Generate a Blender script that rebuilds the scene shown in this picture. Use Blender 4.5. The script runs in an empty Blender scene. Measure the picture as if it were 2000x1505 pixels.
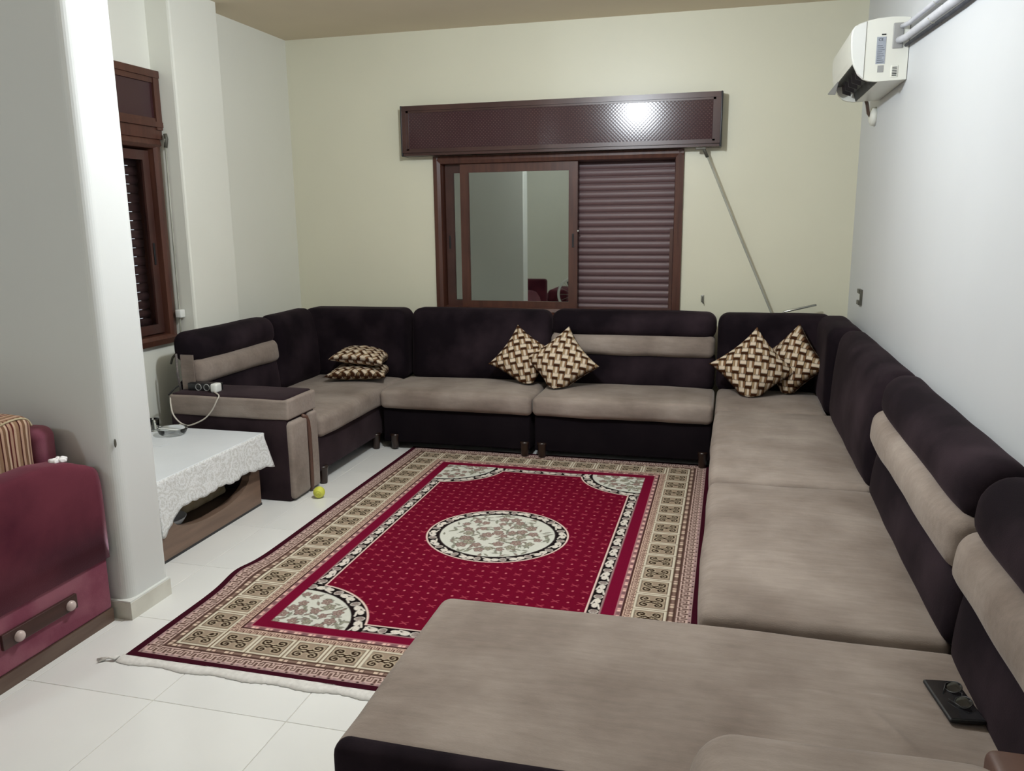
import bpy, math, random
import numpy as np
from mathutils import Vector, Matrix, noise as mnoise

random.seed(7)
RNG = np.random.default_rng(11)
scene = bpy.context.scene
col = scene.collection
PI = math.pi

# ------------------------------------------------------------------ camera
cam_d = bpy.data.cameras.new('camera')
cam_d.sensor_fit = 'HORIZONTAL'
cam_d.sensor_width = 36.0
cam_d.lens = 28.65
cam_d.clip_start = 0.05
cam = bpy.data.objects.new('camera', cam_d)
col.objects.link(cam)
cam.matrix_world = Matrix(((0.966915, -0.041159, 0.251756, 0.0),
                           (0.254887, 0.196102, -0.946877, 0.0),
                           (-0.010397, 0.979719, 0.200105, 1.58),
                           (0, 0, 0, 1)))
scene.camera = cam

# ------------------------------------------------------------------ world
world = bpy.data.worlds.new('world')
scene.world = world
world.use_nodes = True
bg = world.node_tree.nodes['Background']
bg.inputs[0].default_value = (0.85, 0.92, 1.0, 1)
bg.inputs[1].default_value = 0.9

# ------------------------------------------------------------------ exposure
scene.view_settings.view_transform = 'Standard'
scene.view_settings.look = 'None'
scene.view_settings.gamma = 1.0
scene.view_settings.use_curve_mapping = False
scene.view_settings.exposure = 0.0

LAMP_POS = (-0.95, 3.25, 2.62)
LAMP_POWER = 128.0
LAMP_COLOR = (0.915, 0.985, 1.055)
REAR_LAMP_POS = (-3.3, -0.7, 2.62)
REAR_LAMP_POWER = 47.0


# ------------------------------------------------------------------ helpers
def lin(c):
    c = c / 255.0
    return c / 12.92 if c <= 0.04045 else ((c + 0.055) / 1.055) ** 2.4


def S(r, g, b):
    return (lin(r), lin(g), lin(b))


def mat(name, c1, c2=None, rough=0.6, scale=6.0, stretch=(1, 1, 1), metal=0.0, spec=0.5,
        bump=0.0, bscale=150.0, sheen=0.0, sheen_col=None, coat=0.0, detail=4.0, lo=0.35, hi=0.65,
        alpha=1.0, trans=0.0, ior=1.5, emit=None, estr=0.0, bstretch=(1, 1, 1)):
    m = bpy.data.materials.new(name)
    m.use_nodes = True
    nt = m.node_tree
    b = nt.nodes['Principled BSDF']
    b.inputs['Roughness'].default_value = rough
    b.inputs['Metallic'].default_value = metal
    b.inputs['Specular IOR Level'].default_value = spec
    b.inputs['Coat Weight'].default_value = coat
    b.inputs['Coat Roughness'].default_value = 0.12
    b.inputs['Sheen Weight'].default_value = sheen
    b.inputs['Sheen Roughness'].default_value = 0.35
    if sheen_col:
        b.inputs['Sheen Tint'].default_value = (*sheen_col, 1)
    b.inputs['Transmission Weight'].default_value = trans
    b.inputs['IOR'].default_value = ior
    b.inputs['Alpha'].default_value = alpha
    if emit:
        b.inputs['Emission Color'].default_value = (*emit, 1)
        b.inputs['Emission Strength'].default_value = estr
    tc = nt.nodes.new('ShaderNodeTexCoord')
    if c2 is None:
        c2 = tuple(x * 0.93 for x in c1)
    mp = nt.nodes.new('ShaderNodeMapping')
    mp.inputs['Scale'].default_value = stretch
    nt.links.new(tc.outputs['Object'], mp.inputs['Vector'])
    n = nt.nodes.new('ShaderNodeTexNoise')
    n.inputs['Scale'].default_value = scale
    n.inputs['Detail'].default_value = detail
    nt.links.new(mp.outputs[0], n.inputs['Vector'])
    r = nt.nodes.new('ShaderNodeValToRGB')
    r.color_ramp.elements[0].position = lo
    r.color_ramp.elements[1].position = hi
    r.color_ramp.elements[0].color = (*c1, 1)
    r.color_ramp.elements[1].color = (*c2, 1)
    nt.links.new(n.outputs['Fac'], r.inputs[0])
    nt.links.new(r.outputs[0], b.inputs['Base Color'])
    if bump > 0:
        mp2 = nt.nodes.new('ShaderNodeMapping')
        mp2.inputs['Scale'].default_value = bstretch
        nt.links.new(tc.outputs['Object'], mp2.inputs['Vector'])
        n2 = nt.nodes.new('ShaderNodeTexNoise')
        n2.inputs['Scale'].default_value = bscale
        n2.inputs['Detail'].default_value = 3
        nt.links.new(mp2.outputs[0], n2.inputs['Vector'])
        bp = nt.nodes.new('ShaderNodeBump')
        bp.inputs['Strength'].default_value = bump
        bp.inputs['Distance'].default_value = 0.002
        nt.links.new(n2.outputs['Fac'], bp.inputs['Height'])
        nt.links.new(bp.outputs[0], b.inputs['Normal'])
    return m


def attr_mat(name, rough=0.9, sheen=0.0, bump=0.3, bscale=400):
    """colour woven into the fabric, read from the mesh colour attribute"""
    m = bpy.data.materials.new(name)
    m.use_nodes = True
    nt = m.node_tree
    b = nt.nodes['Principled BSDF']
    b.inputs['Roughness'].default_value = rough
    b.inputs['Specular IOR Level'].default_value = 0.06
    b.inputs['Sheen Weight'].default_value = sheen
    a = nt.nodes.new('ShaderNodeAttribute')
    a.attribute_name = 'weave'
    nt.links.new(a.outputs['Color'], b.inputs['Base Color'])
    tc = nt.nodes.new('ShaderNodeTexCoord')
    n2 = nt.nodes.new('ShaderNodeTexNoise')
    n2.inputs['Scale'].default_value = bscale
    nt.links.new(tc.outputs['Object'], n2.inputs['Vector'])
    bp = nt.nodes.new('ShaderNodeBump')
    bp.inputs['Strength'].default_value = bump
    bp.inputs['Distance'].default_value = 0.002
    nt.links.new(n2.outputs['Fac'], bp.inputs['Height'])
    nt.links.new(bp.outputs[0], b.inputs['Normal'])
    return m


class MB:
    """collects vertices and faces for one mesh"""
    def __init__(self):
        self.v = []
        self.f = []

    def add(self, v, f):
        o = len(self.v)
        self.v += [tuple(p) for p in v]
        self.f += [tuple(i + o for i in q) for q in f]
        return self

    def box(self, x0, x1, y0, y1, z0, z1):
        v = [(x0, y0, z0), (x1, y0, z0), (x1, y1, z0), (x0, y1, z0),
             (x0, y0, z1), (x1, y0, z1), (x1, y1, z1), (x0, y1, z1)]
        f = [(0, 3, 2, 1), (4, 5, 6, 7), (0, 1, 5, 4), (1, 2, 6, 5), (2, 3, 7, 6), (3, 0, 4, 7)]
        return self.add(v, f)

    def rbox(self, x0, x1, y0, y1, z0, z1, r=0.03, n=(10, 10, 4), k=4, fn=None):
        v, f = rbox((x1 - x0) / 2, (y1 - y0) / 2, (z1 - z0) / 2, r, n, k)
        if fn is not None:
            v = fn(v, ((x1 - x0) / 2, (y1 - y0) / 2, (z1 - z0) / 2))
        v = v + np.array([(x0 + x1) / 2, (y0 + y1) / 2, (z0 + z1) / 2])
        return self.add(v, f)

    def prism(self, pts, axis, a, b):
        """extrude a 2D outline along an axis; pts in the two other axes (x,y order)"""
        n = len(pts)

        def P(p, t):
            if axis == 'x':
                return (t, p[0], p[1])
            if axis == 'y':
                return (p[0], t, p[1])
            return (p[0], p[1], t)
        v = [P(p, a) for p in pts] + [P(p, b) for p in pts]
        f = [tuple(range(n - 1, -1, -1)), tuple(range(n, 2 * n))]
        for i in range(n):
            j = (i + 1) % n
            f.append((i, j, n + j, n + i))
        return self.add(v, f)

    def lathe(self, prof, c, seg=24, cap=True):
        v, f = [], []
        n = len(prof)
        for i in range(seg):
            a = 2 * PI * i / seg
            for r, z in prof:
                v.append((c[0] + r * math.cos(a), c[1] + r * math.sin(a), c[2] + z))
        for i in range(seg):
            j = (i + 1) % seg
            for k in range(n - 1):
                f.append((i * n + k, j * n + k, j * n + k + 1, i * n + k + 1))
        if cap:
            f.append(tuple(i * n for i in range(seg))[::-1])
            f.append(tuple(i * n + n - 1 for i in range(seg)))
        return self.add(v, f)

    def tube(self, pts, r, seg=8, closed=False):
        pts = [Vector(p) for p in pts]
        n = len(pts)
        rs = r if isinstance(r, (list, tuple)) else [r] * n
        v, f = [], []
        up = Vector((0, 0, 1))
        prev = None
        for i, p in enumerate(pts):
            if closed:
                t = (pts[(i + 1) % n] - pts[i - 1]).normalized()
            else:
                t = (pts[min(i + 1, n - 1)] - pts[max(i - 1, 0)]).normalized()
            if prev is None:
                a = t.cross(up)
                if a.length < 1e-3:
                    a = t.cross(Vector((1, 0, 0)))
                a.normalize()
            else:
                a = (prev - t * prev.dot(t)).normalized()
            prev = a
            b = t.cross(a)
            for k in range(seg):
                w = 2 * PI * k / seg
                v.append(p + a * (rs[i] * math.cos(w)) + b * (rs[i] * math.sin(w)))
        m = n if closed else n - 1
        for i in range(m):
            j = (i + 1) % n
            for k in range(seg):
                l = (k + 1) % seg
                f.append((i * seg + k, i * seg + l, j * seg + l, j * seg + k))
        if not closed:
            f.append(tuple(range(seg))[::-1])
            f.append(tuple((n - 1) * seg + k for k in range(seg)))
        return self.add(v, f)

    def cyl(self, p0, p1, r, seg=16):
        return self.tube([p0, p1], r, seg)

    def build(self, name, material, parent=None, smooth=False, local=False):
        """ONE mesh object; its origin sits in its middle; vertices are given in world space
        (or in the parent's space with local=True)"""
        v = np.array(self.v, dtype=float)
        c = (v.min(0) + v.max(0)) / 2
        me = bpy.data.meshes.new(name)
        me.from_pydata([tuple(p) for p in (v - c)], [], self.f)
        me.validate()
        me.materials.append(material)
        if smooth:
            me.polygons.foreach_set('use_smooth', [True] * len(me.polygons))
        o = bpy.data.objects.new(name, me)
        col.objects.link(o)
        if parent is not None:
            o.parent = parent
            if local:
                o.location = c
            else:
                o.location = wloc(parent).inverted() @ Vector(c)
                o.rotation_euler = (wloc(parent).inverted().to_3x3()).to_euler()
        else:
            o.location = c
        return o


def wloc(o):
    m = Matrix.Translation(o.location) @ o.rotation_euler.to_matrix().to_4x4()
    return wloc(o.parent) @ m if o.parent is not None else m


def rbox(a, b, c, r, n, k=4):
    """rounded box: shared vertices on a lattice; returns numpy verts and faces"""
    def axis(h, m):
        rr = min(r, h * 0.98)
        t = [-h + rr * (1 - math.cos(PI / 2 * i / k)) if i else -h for i in range(k)]
        t = [-h + rr * (i / k) ** 1.3 for i in range(k)]
        mid = list(np.linspace(-h + rr, h - rr, m + 1))
        return t + mid + [-x for x in t[::-1]]
    A, B, C = axis(a, n[0]), axis(b, n[1]), axis(c, n[2])
    idx = {}
    v = []

    def vid(i, j, l):
        key = (i, j, l)
        if key not in idx:
            idx[key] = len(v)
            v.append((A[i], B[j], C[l]))
        return idx[key]
    f = []
    na, nb, nc = len(A) - 1, len(B) - 1, len(C) - 1
    for i in range(na):
        for j in range(nb):
            f.append((vid(i, j, 0), vid(i, j + 1, 0), vid(i + 1, j + 1, 0), vid(i + 1, j, 0)))
            f.append((vid(i, j, nc), vid(i + 1, j, nc), vid(i + 1, j + 1, nc), vid(i, j + 1, nc)))
    for i in range(na):
        for l in range(nc):
            f.append((vid(i, 0, l), vid(i + 1, 0, l), vid(i + 1, 0, l + 1), vid(i, 0, l + 1)))
            f.append((vid(i, nb, l), vid(i, nb, l + 1), vid(i + 1, nb, l + 1), vid(i + 1, nb, l)))
    for j in range(nb):
        for l in range(nc):
            f.append((vid(0, j, l), vid(0, j, l + 1), vid(0, j + 1, l + 1), vid(0, j + 1, l)))
            f.append((vid(na, j, l), vid(na, j + 1, l), vid(na, j + 1, l + 1), vid(na, j, l + 1)))
    v = np.array(v)
    h = np.array([a, b, c])
    rr = np.minimum(r, h * 0.98)
    inner = np.clip(v, -(h - rr), h - rr)
    d = (v - inner) / rr
    # map the cube corner zone onto a sphere octant
    L = np.linalg.norm(d, axis=1)
    mx = np.abs(d).max(1)
    s = np.where(L > 1e-9, mx / np.maximum(L, 1e-9), 1.0)
    v = inner + d * s[:, None] * rr
    return v, f


def puff_fn(top=0.012, bottom=0.0, wob=0.004, seed=0, wscale=4.0, front=0.0):
    def fn(v, h):
        u = np.clip(v[:, 0] / h[0], -1, 1)
        w = np.clip(v[:, 1] / h[1], -1, 1)
        z = np.clip(v[:, 2] / h[2], -1, 1)
        e = (1 - np.abs(u) ** 4) * (1 - np.abs(w) ** 4)
        v = v.copy()
        v[:, 2] += top * e * np.clip(z, 0, 1) - bottom * e * np.clip(-z, 0, 1)
        if front:
            e2 = (1 - np.abs(u) ** 4) * (1 - np.abs(z) ** 2)
            v[:, 1] -= front * e2 * np.clip(-w, 0, 1)
        if wob:
            for i in range(len(v)):
                p = Vector((v[i, 0] * wscale + seed * 3.1, v[i, 1] * wscale, v[i, 2] * wscale))
                q = mnoise.noise_vector(p)
                v[i] += np.array(q) * wob
        return v
    return fn


def back_fn(bulge=0.03, lean=0.06, wob=0.005, seed=0, top_bow=0.0):
    """upright cushion: front is -y; leans back with height and bulges to the front"""
    def fn(v, h):
        u = np.clip(v[:, 0] / h[0], -1, 1)
        z = np.clip(v[:, 2] / h[2], -1, 1)
        w = np.clip(v[:, 1] / h[1], -1, 1)
        v = v.copy()
        e = (1 - np.abs(u) ** 6) * (1 - np.abs(z) ** 2.2)
        v[:, 1] -= bulge * e * np.clip(-w, 0, 1)
        v[:, 1] += lean * (z + 1) / 2 * np.clip(-w * 0.5 + 0.5, 0, 1)
        v[:, 2] += top_bow * (1 - u ** 2) * np.clip(z, 0, 1)
        for i in range(len(v)):
            p = Vector((v[i, 0] * 4 + seed * 5.3, v[i, 1] * 4, v[i, 2] * 4))
            v[i] += np.array(mnoise.noise_vector(p)) * wob
        return v
    return fn


def empty(name, loc, rz=0.0):
    o = bpy.data.objects.new(name, None)
    o.empty_display_size = 0.1
    col.objects.link(o)
    o.location = loc
    o.rotation_euler = (0, 0, rz)
    return o


def tag(o, label=None, cat=None, group=None, kind=None):
    if label:
        o['label'] = label
    if cat:
        o['category'] = cat
    if group:
        o['group'] = group
    if kind:
        o['kind'] = kind
    return o


def dup(src, name, parent, loc):
    o = src.copy()
    o.name = name
    col.objects.link(o)
    o.parent = parent
    o.location = loc
    return o


# ------------------------------------------------------------------ materials
M_back = mat('paint_cream', (0.72, 0.70, 0.55), (0.70, 0.68, 0.535), rough=0.42, scale=1.5, bump=0.08, bscale=60)
M_left = mat('paint_pale_cream', (0.80, 0.80, 0.72), (0.78, 0.78, 0.70), rough=0.45, scale=1.5, bump=0.08, bscale=60)
M_right = mat('paint_cool_white', (0.655, 0.675, 0.695), (0.635, 0.655, 0.675), rough=0.45, scale=1.5, bump=0.08, bscale=60)
M_part = mat('paint_white', (0.72, 0.735, 0.72), (0.70, 0.715, 0.70), rough=0.4, scale=1.5, bump=0.06, bscale=60)
M_ceil = mat('paint_ceiling', (0.72, 0.62, 0.46), (0.68, 0.585, 0.43), rough=0.7, scale=1.2)
M_tile = mat('floor_tile_glazed', (0.84, 0.84, 0.82), (0.79, 0.79, 0.775), rough=0.16, scale=1.6, spec=0.5)
M_grout = mat('grout', S(200, 196, 188), rough=0.9)
M_base = mat('baseboard_stone', S(216, 213, 202), S(203, 199, 187), rough=0.35, scale=9)
M_frame = mat('window_wood_film', S(86, 52, 40), S(70, 40, 31), rough=0.38, scale=5, stretch=(6, 6, 0.6))
M_frame_d = mat('window_wood_dark', S(74, 47, 41), S(62, 38, 34), rough=0.3, scale=5)
M_slat = mat('shutter_slat', S(100, 76, 78), S(92, 69, 70), rough=0.45, scale=3, stretch=(0.3, 1, 8))
M_mirror = mat('mirrored_pane', (0.36, 0.38, 0.345), (0.355, 0.375, 0.34), rough=0.015, metal=1.0, scale=1)
M_black = mat('black_plastic', (0.012, 0.012, 0.014), rough=0.35)
M_rubber = mat('black_rubber', (0.008, 0.008, 0.009), rough=0.6)
def velvet(name, c1, c2, streak=0.075, sheen=0.25, sheen_col=(0.9, 0.87, 0.84)):
    m = mat(name, c1, c2, rough=0.95, scale=3.4, sheen=sheen, sheen_col=sheen_col, bump=0.35, bscale=420,
            spec=0.1, lo=0.30, hi=0.70, detail=9, bstretch=(0.35, 1, 1))
    nt = m.node_tree
    b = nt.nodes['Principled BSDF']
    geo = nt.nodes.new('ShaderNodeNewGeometry')
    for n in nt.nodes:
        if n.type == 'MAPPING':
            for l in list(n.inputs['Vector'].links):
                nt.links.remove(l)
            nt.links.new(geo.outputs['Position'], n.inputs['Vector'])
    ramp = [n for n in nt.nodes if n.type == 'VALTORGB'][0]
    mp = nt.nodes.new('ShaderNodeMapping')
    mp.inputs['Scale'].default_value = (9, 55, 55)
    nt.links.new(geo.outputs['Position'], mp.inputs['Vector'])
    n2 = nt.nodes.new('ShaderNodeTexNoise')
    n2.inputs['Scale'].default_value = 1.0
    n2.inputs['Detail'].default_value = 6
    n2.inputs['Roughness'].default_value = 0.65
    nt.links.new(mp.outputs[0], n2.inputs['Vector'])
    mr = nt.nodes.new('ShaderNodeMapRange')
    mr.inputs['From Min'].default_value = 0.3
    mr.inputs['From Max'].default_value = 0.7
    mr.inputs['To Min'].default_value = 1 - streak
    mr.inputs['To Max'].default_value = 1 + streak
    nt.links.new(n2.outputs['Fac'], mr.inputs['Value'])
    vm = nt.nodes.new('ShaderNodeVectorMath')
    vm.operation = 'SCALE'
    nt.links.new(ramp.outputs[0], vm.inputs[0])
    nt.links.new(mr.outputs[0], vm.inputs['Scale'])
    nt.links.new(vm.outputs[0], b.inputs['Base Color'])
    n3 = nt.nodes.new('ShaderNodeTexNoise')
    n3.inputs['Scale'].default_value = 9.0
    n3.inputs['Detail'].default_value = 5
    nt.links.new(geo.outputs['Position'], n3.inputs['Vector'])
    b3 = nt.nodes.new('ShaderNodeBump')
    b3.inputs['Strength'].default_value = 0.5
    b3.inputs['Distance'].default_value = 0.012
    nt.links.new(n3.outputs['Fac'], b3.inputs['Height'])
    b0 = [n for n in nt.nodes if n.type == 'BUMP' and n != b3][0]
    nt.links.new(b3.outputs[0], b0.inputs['Normal'])
    return m


M_taupe = velvet('velvet_taupe', (0.200, 0.158, 0.133), (0.350, 0.294, 0.256), streak=0.09)
M_dark = mat('velvet_aubergine', (0.0085, 0.0056, 0.0080), (0.036, 0.024, 0.030), rough=0.95, scale=3.2, lo=0.42, hi=0.78, sheen=0.06,
             sheen_col=(0.75, 0.55, 0.62), bump=0.3, bscale=260, spec=0.08, detail=6)
M_darker = mat('sofa_base_cloth', (0.0075, 0.0055, 0.0075), (0.011, 0.008, 0.010), rough=0.95, scale=4.0, sheen=0.03,
               sheen_col=(0.7, 0.55, 0.6), spec=0.06)
M_aub = mat('velvet_plum_brown', (0.022, 0.0135, 0.0165), (0.040, 0.026, 0.030), rough=0.95, scale=4.0, sheen=0.15,
            sheen_col=(0.75, 0.6, 0.65), bump=0.3, bscale=260, spec=0.08, detail=6)
M_leg = mat('leg_bronze', S(34, 22, 18), S(48, 32, 24), rough=0.3, scale=10)
M_wood_t = mat('table_board', S(128, 104, 88), S(112, 90, 76), rough=0.45, scale=4, stretch=(8, 0.6, 8))
M_wood_e = mat('table_board_edge', S(78, 60, 50), S(66, 50, 42), rough=0.5, scale=4)
M_lace = None
M_sheet = mat('table_sheet', (0.80, 0.83, 0.86), (0.76, 0.79, 0.82), rough=0.3, scale=4)
M_glass = mat('clear_glass', (0.96, 0.98, 0.97), (0.96, 0.98, 0.97), rough=0.02, trans=1.0, ior=1.48)
M_red = mat('velvet_wine', (0.070, 0.013, 0.024), (0.135, 0.030, 0.046), rough=0.9, scale=3.2, sheen=0.3,
            sheen_col=(1.0, 0.6, 0.72), bump=0.25, bscale=260, spec=0.1, detail=6)
M_red2 = mat('velvet_rose', (0.20, 0.055, 0.085), (0.27, 0.10, 0.13), rough=0.9, scale=5.0, sheen=0.3,
             sheen_col=(1.0, 0.65, 0.75), bump=0.25, bscale=260, spec=0.1, detail=7, lo=0.42, hi=0.58)
M_wood_d = mat('dark_wood', S(70, 46, 42), S(56, 36, 33), rough=0.3, scale=4, stretch=(8, 0.7, 8))
M_wood_k = mat('skirting_wood', S(104, 84, 72), S(88, 66, 56), rough=0.4, scale=4, stretch=(6, 1, 6))
M_pearl = mat('pearl_knob', S(206, 190, 184), S(180, 160, 156), rough=0.18, scale=14)
M_white = mat('white_plastic', (0.78, 0.79, 0.76), (0.76, 0.77, 0.73), rough=0.35, scale=3)
M_ac = mat('ac_plastic', (0.79, 0.79, 0.72), (0.77, 0.77, 0.69), rough=0.32, scale=3)
M_ac_g = mat('ac_grey', S(160, 160, 158), rough=0.5)
M_stick = mat('ac_sticker', S(168, 174, 184), S(156, 162, 172), rough=0.5, scale=60)
M_ink = mat('printed_ink', S(70, 74, 80), rough=0.6)
M_pipe = mat('pipe_wrap', (0.66, 0.67, 0.72), (0.60, 0.61, 0.66), rough=0.5, scale=20)
M_pipe_d = mat('pipe_foam', S(70, 72, 80), S(52, 54, 60), rough=0.8, scale=20)
M_metal = mat('steel', (0.55, 0.55, 0.52), (0.48, 0.48, 0.45), rough=0.28, metal=1.0)
M_metal_w = mat('painted_metal', S(176, 176, 164), S(150, 150, 138), rough=0.4)
M_metal_d = mat('dull_metal', S(92, 90, 80), S(76, 74, 66), rough=0.45)
M_ball = mat('yellow_foam', (0.60, 0.62, 0.06), (0.66, 0.66, 0.10), rough=0.55, scale=12)
M_ball2 = mat('yellow_print', (0.50, 0.52, 0.05), rough=0.55)
M_cloth = mat('folded_cloth', S(196, 182, 152), S(160, 144, 112), rough=0.9, scale=12)
M_dish = mat('dish_white', (0.75, 0.77, 0.80), rough=0.2)
M_tissue = mat('tissue', (0.85, 0.82, 0.82), rough=0.9)
M_zip = mat('zip_tape', S(120, 112, 108), S(90, 84, 82), rough=0.7, scale=80)
M_pad = mat('brown_pad', S(100, 72, 60), S(84, 60, 52), rough=0.5, scale=6)
M_fringe = mat('fringe_cotton', (0.76, 0.74, 0.71), (0.66, 0.64, 0.61), rough=0.95, scale=60)
M_backing = mat('rug_backing', S(70, 22, 34), rough=0.95)
M_lampw = mat('lamp_shell', (0.7, 0.7, 0.68), rough=0.4)
M_cord = mat('cord_white', S(206, 198, 186), rough=0.5)
M_lens = mat('spectacle_lens', (0.02, 0.02, 0.022), rough=0.05, coat=1.0)


def dotted_panel_mat():
    m = mat('embossed_panel', S(66, 38, 42), S(56, 32, 37), rough=0.17, scale=3, spec=0.4)
    nt = m.node_tree
    b = nt.nodes['Principled BSDF']
    tc = [n for n in nt.nodes if n.type == 'TEX_COORD'][0]
    mp = nt.nodes.new('ShaderNodeMapping')
    mp.inputs['Rotation'].default_value = (0, PI / 4, 0)
    mp.inputs['Scale'].default_value = (56, 0, 56)
    nt.links.new(tc.outputs['Object'], mp.inputs['Vector'])
    vo = nt.nodes.new('ShaderNodeTexVoronoi')
    vo.inputs['Randomness'].default_value = 0.0
    vo.inputs['Scale'].default_value = 1.0
    nt.links.new(mp.outputs[0], vo.inputs['Vector'])
    vo.voronoi_dimensions = '3D'
    bp = nt.nodes.new('ShaderNodeBump')
    bp.inputs['Strength'].default_value = 0.09
    bp.inputs['Distance'].default_value = 0.003
    bp.invert = True
    nt.links.new(vo.outputs['Distance'], bp.inputs['Height'])
    nt.links.new(bp.outputs[0], b.inputs['Normal'])
    cr2 = nt.nodes.new('ShaderNodeValToRGB')
    cr2.color_ramp.elements[0].position = 0.12
    cr2.color_ramp.elements[1].position = 0.24
    cr2.color_ramp.elements[0].color = (*S(92, 64, 62), 1)
    cr2.color_ramp.elements[1].color = (*S(60, 35, 38), 1)
    nt.links.new(vo.outputs['Distance'], cr2.inputs[0])
    nt.links.new(cr2.outputs[0], b.inputs['Base Color'])
    return m


M_panel = dotted_panel_mat()


def lace_mat():
    m = mat('lace', (0.66, 0.65, 0.61), (0.56, 0.55, 0.51), rough=0.85, scale=30, detail=2)
    nt = m.node_tree
    b = nt.nodes['Principled BSDF']
    tc = [n for n in nt.nodes if n.type == 'TEX_COORD'][0]
    vo = nt.nodes.new('ShaderNodeTexVoronoi')
    vo.inputs['Scale'].default_value = 13.0
    nt.links.new(tc.outputs['Object'], vo.inputs['Vector'])
    w = nt.nodes.new('ShaderNodeMath')
    w.operation = 'SINE'
    k = nt.nodes.new('ShaderNodeMath')
    k.operation = 'MULTIPLY'
    k.inputs[1].default_value = 26.0
    nt.links.new(vo.outputs['Distance'], k.inputs[0])
    nt.links.new(k.outputs[0], w.inputs[0])
    v2 = nt.nodes.new('ShaderNodeTexVoronoi')
    v2.inputs['Scale'].default_value = 120.0
    nt.links.new(tc.outputs['Object'], v2.inputs['Vector'])
    s = nt.nodes.new('ShaderNodeMath')
    s.operation = 'MULTIPLY_ADD'
    s.inputs[1].default_value = 0.22
    nt.links.new(w.outputs[0], s.inputs[0])
    nt.links.new(v2.outputs['Distance'], s.inputs[2])
    r = nt.nodes.new('ShaderNodeValToRGB')
    r.color_ramp.elements[0].position = 0.2
    r.color_ramp.elements[1].position = 0.75
    r.color_ramp.elements[0].color = (0.60, 0.60, 0.58, 1)
    r.color_ramp.elements[1].color = (0.78, 0.79, 0.79, 1)
    nt.links.new(s.outputs[0], r.inputs[0])
    nt.links.new(r.outputs[0], b.inputs['Base Color'])
    bp = nt.nodes.new('ShaderNodeBump')
    bp.inputs['Strength'].default_value = 0.5
    bp.inputs['Distance'].default_value = 0.002
    nt.links.new(s.outputs[0], bp.inputs['Height'])
    nt.links.new(bp.outputs[0], b.inputs['Normal'])
    return m


M_lace = lace_mat()


def stripe_mat():
    m = mat('striped_chenille', (0.3, 0.2, 0.13), rough=0.95)
    nt = m.node_tree
    b = nt.nodes['Principled BSDF']
    a = nt.nodes.new('ShaderNodeAttribute')
    a.attribute_name = 'weave'
    nt.links.new(a.outputs['Color'], b.inputs['Base Color'])
    return m


M_weave = attr_mat('woven_pillow', rough=0.9, bump=0.4, bscale=300)
M_rug = attr_mat('rug_pile', rough=1.0, sheen=0.0, bump=0.5, bscale=500)
M_stripe = attr_mat('striped_chenille', rough=0.95, bump=0.6, bscale=300)

# ------------------------------------------------------------------ the room
XR, XL, YB, ZC = 0.80, -3.37, 6.0, 2.94
XLL, YR = -5.2, -2.6
# floor: grout bed with individually laid 50 cm tiles
fl = MB().box(XLL - 0.1, XR + 0.1, YR - 0.1, YB + 0.1, -0.12, -0.0015).build('floor', M_grout)
tag(fl, kind='structure')
tv = MB().rbox(-0.2488, 0.2488, -0.2488, 0.2488, -0.010, 0.0, r=0.0012, n=(1, 1, 1), k=1)
first = None
gx = [-1.822 + 0.5 * k for k in range(-7, 6)]
gy = [2.09 + 0.5 * k for k in range(-10, 9)]
for x in gx:
    for y in gy:
        if x + 0.5 < XLL or x > XR or y + 0.5 < YR or y > YB + 0.05:
            continue
        if x + 0.5 > XR + 0.3 or x + 0.25 < XL - 0.3 and y > 2.9:
            continue
        if first is None:
            first = tv.build('tile', M_tile, fl)
        o = first if len(fl.children) == 1 and first.get('used') is None else dup(first, 'tile', fl, (0, 0, 0))
        first['used'] = 1
        o.location = Vector((x + 0.25, y + 0.25, -0.005)) - fl.location
for o in fl.children:
    if 'used' in o:
        del o['used']

tag(MB().box(XLL - 0.1, XR + 0.2, YR - 0.2, YB + 0.2, ZC, ZC + 0.12).build('ceiling', M_ceil), kind='structure')

# back wall with the window opening
WX0, WX1, WZ0, WZ1 = -2.17, -0.35, 0.86, 2.03
wb = MB()
wb.box(XL - 0.2, WX0, YB, YB + 0.16, 0, ZC).box(WX1, XR + 0.2, YB, YB + 0.16, 0, ZC)
wb.box(WX0, WX1, YB, YB + 0.16, 0, WZ0).box(WX0, WX1, YB, YB + 0.16, WZ1, ZC)
tag(wb.build('wall_back', M_back), kind='structure')
tag(MB().box(XR, XR + 0.15, YR, YB, 0, ZC).build('wall_right', M_right), kind='structure')
# left wall with its window opening and the projecting pier
LY0, LY1, LZ0, LZ1 = 3.30, 4.36, 0.86, 2.05
wl = MB()
wl.box(XL - 0.16, XL, 2.80, LY0, 0, ZC).box(XL - 0.16, XL, LY1, YB, 0, ZC)
wl.box(XL - 0.16, XL, LY0, LY1, 0, LZ0).box(XL - 0.16, XL, LY0, LY1, LZ1, ZC)
wlo = tag(wl.build('wall_left', M_left), kind='structure')
pp = [(XL - 0.01, 4.40), (-3.225, 4.40), (-3.214, 4.404), (-3.21, 4.415), (-3.21, 4.87), (-3.214, 4.877), (-3.225, 4.88), (XL - 0.01, 4.88)]
MB().prism(pp, 'z', 0.0, ZC).build('pier', M_left, wlo)
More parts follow.
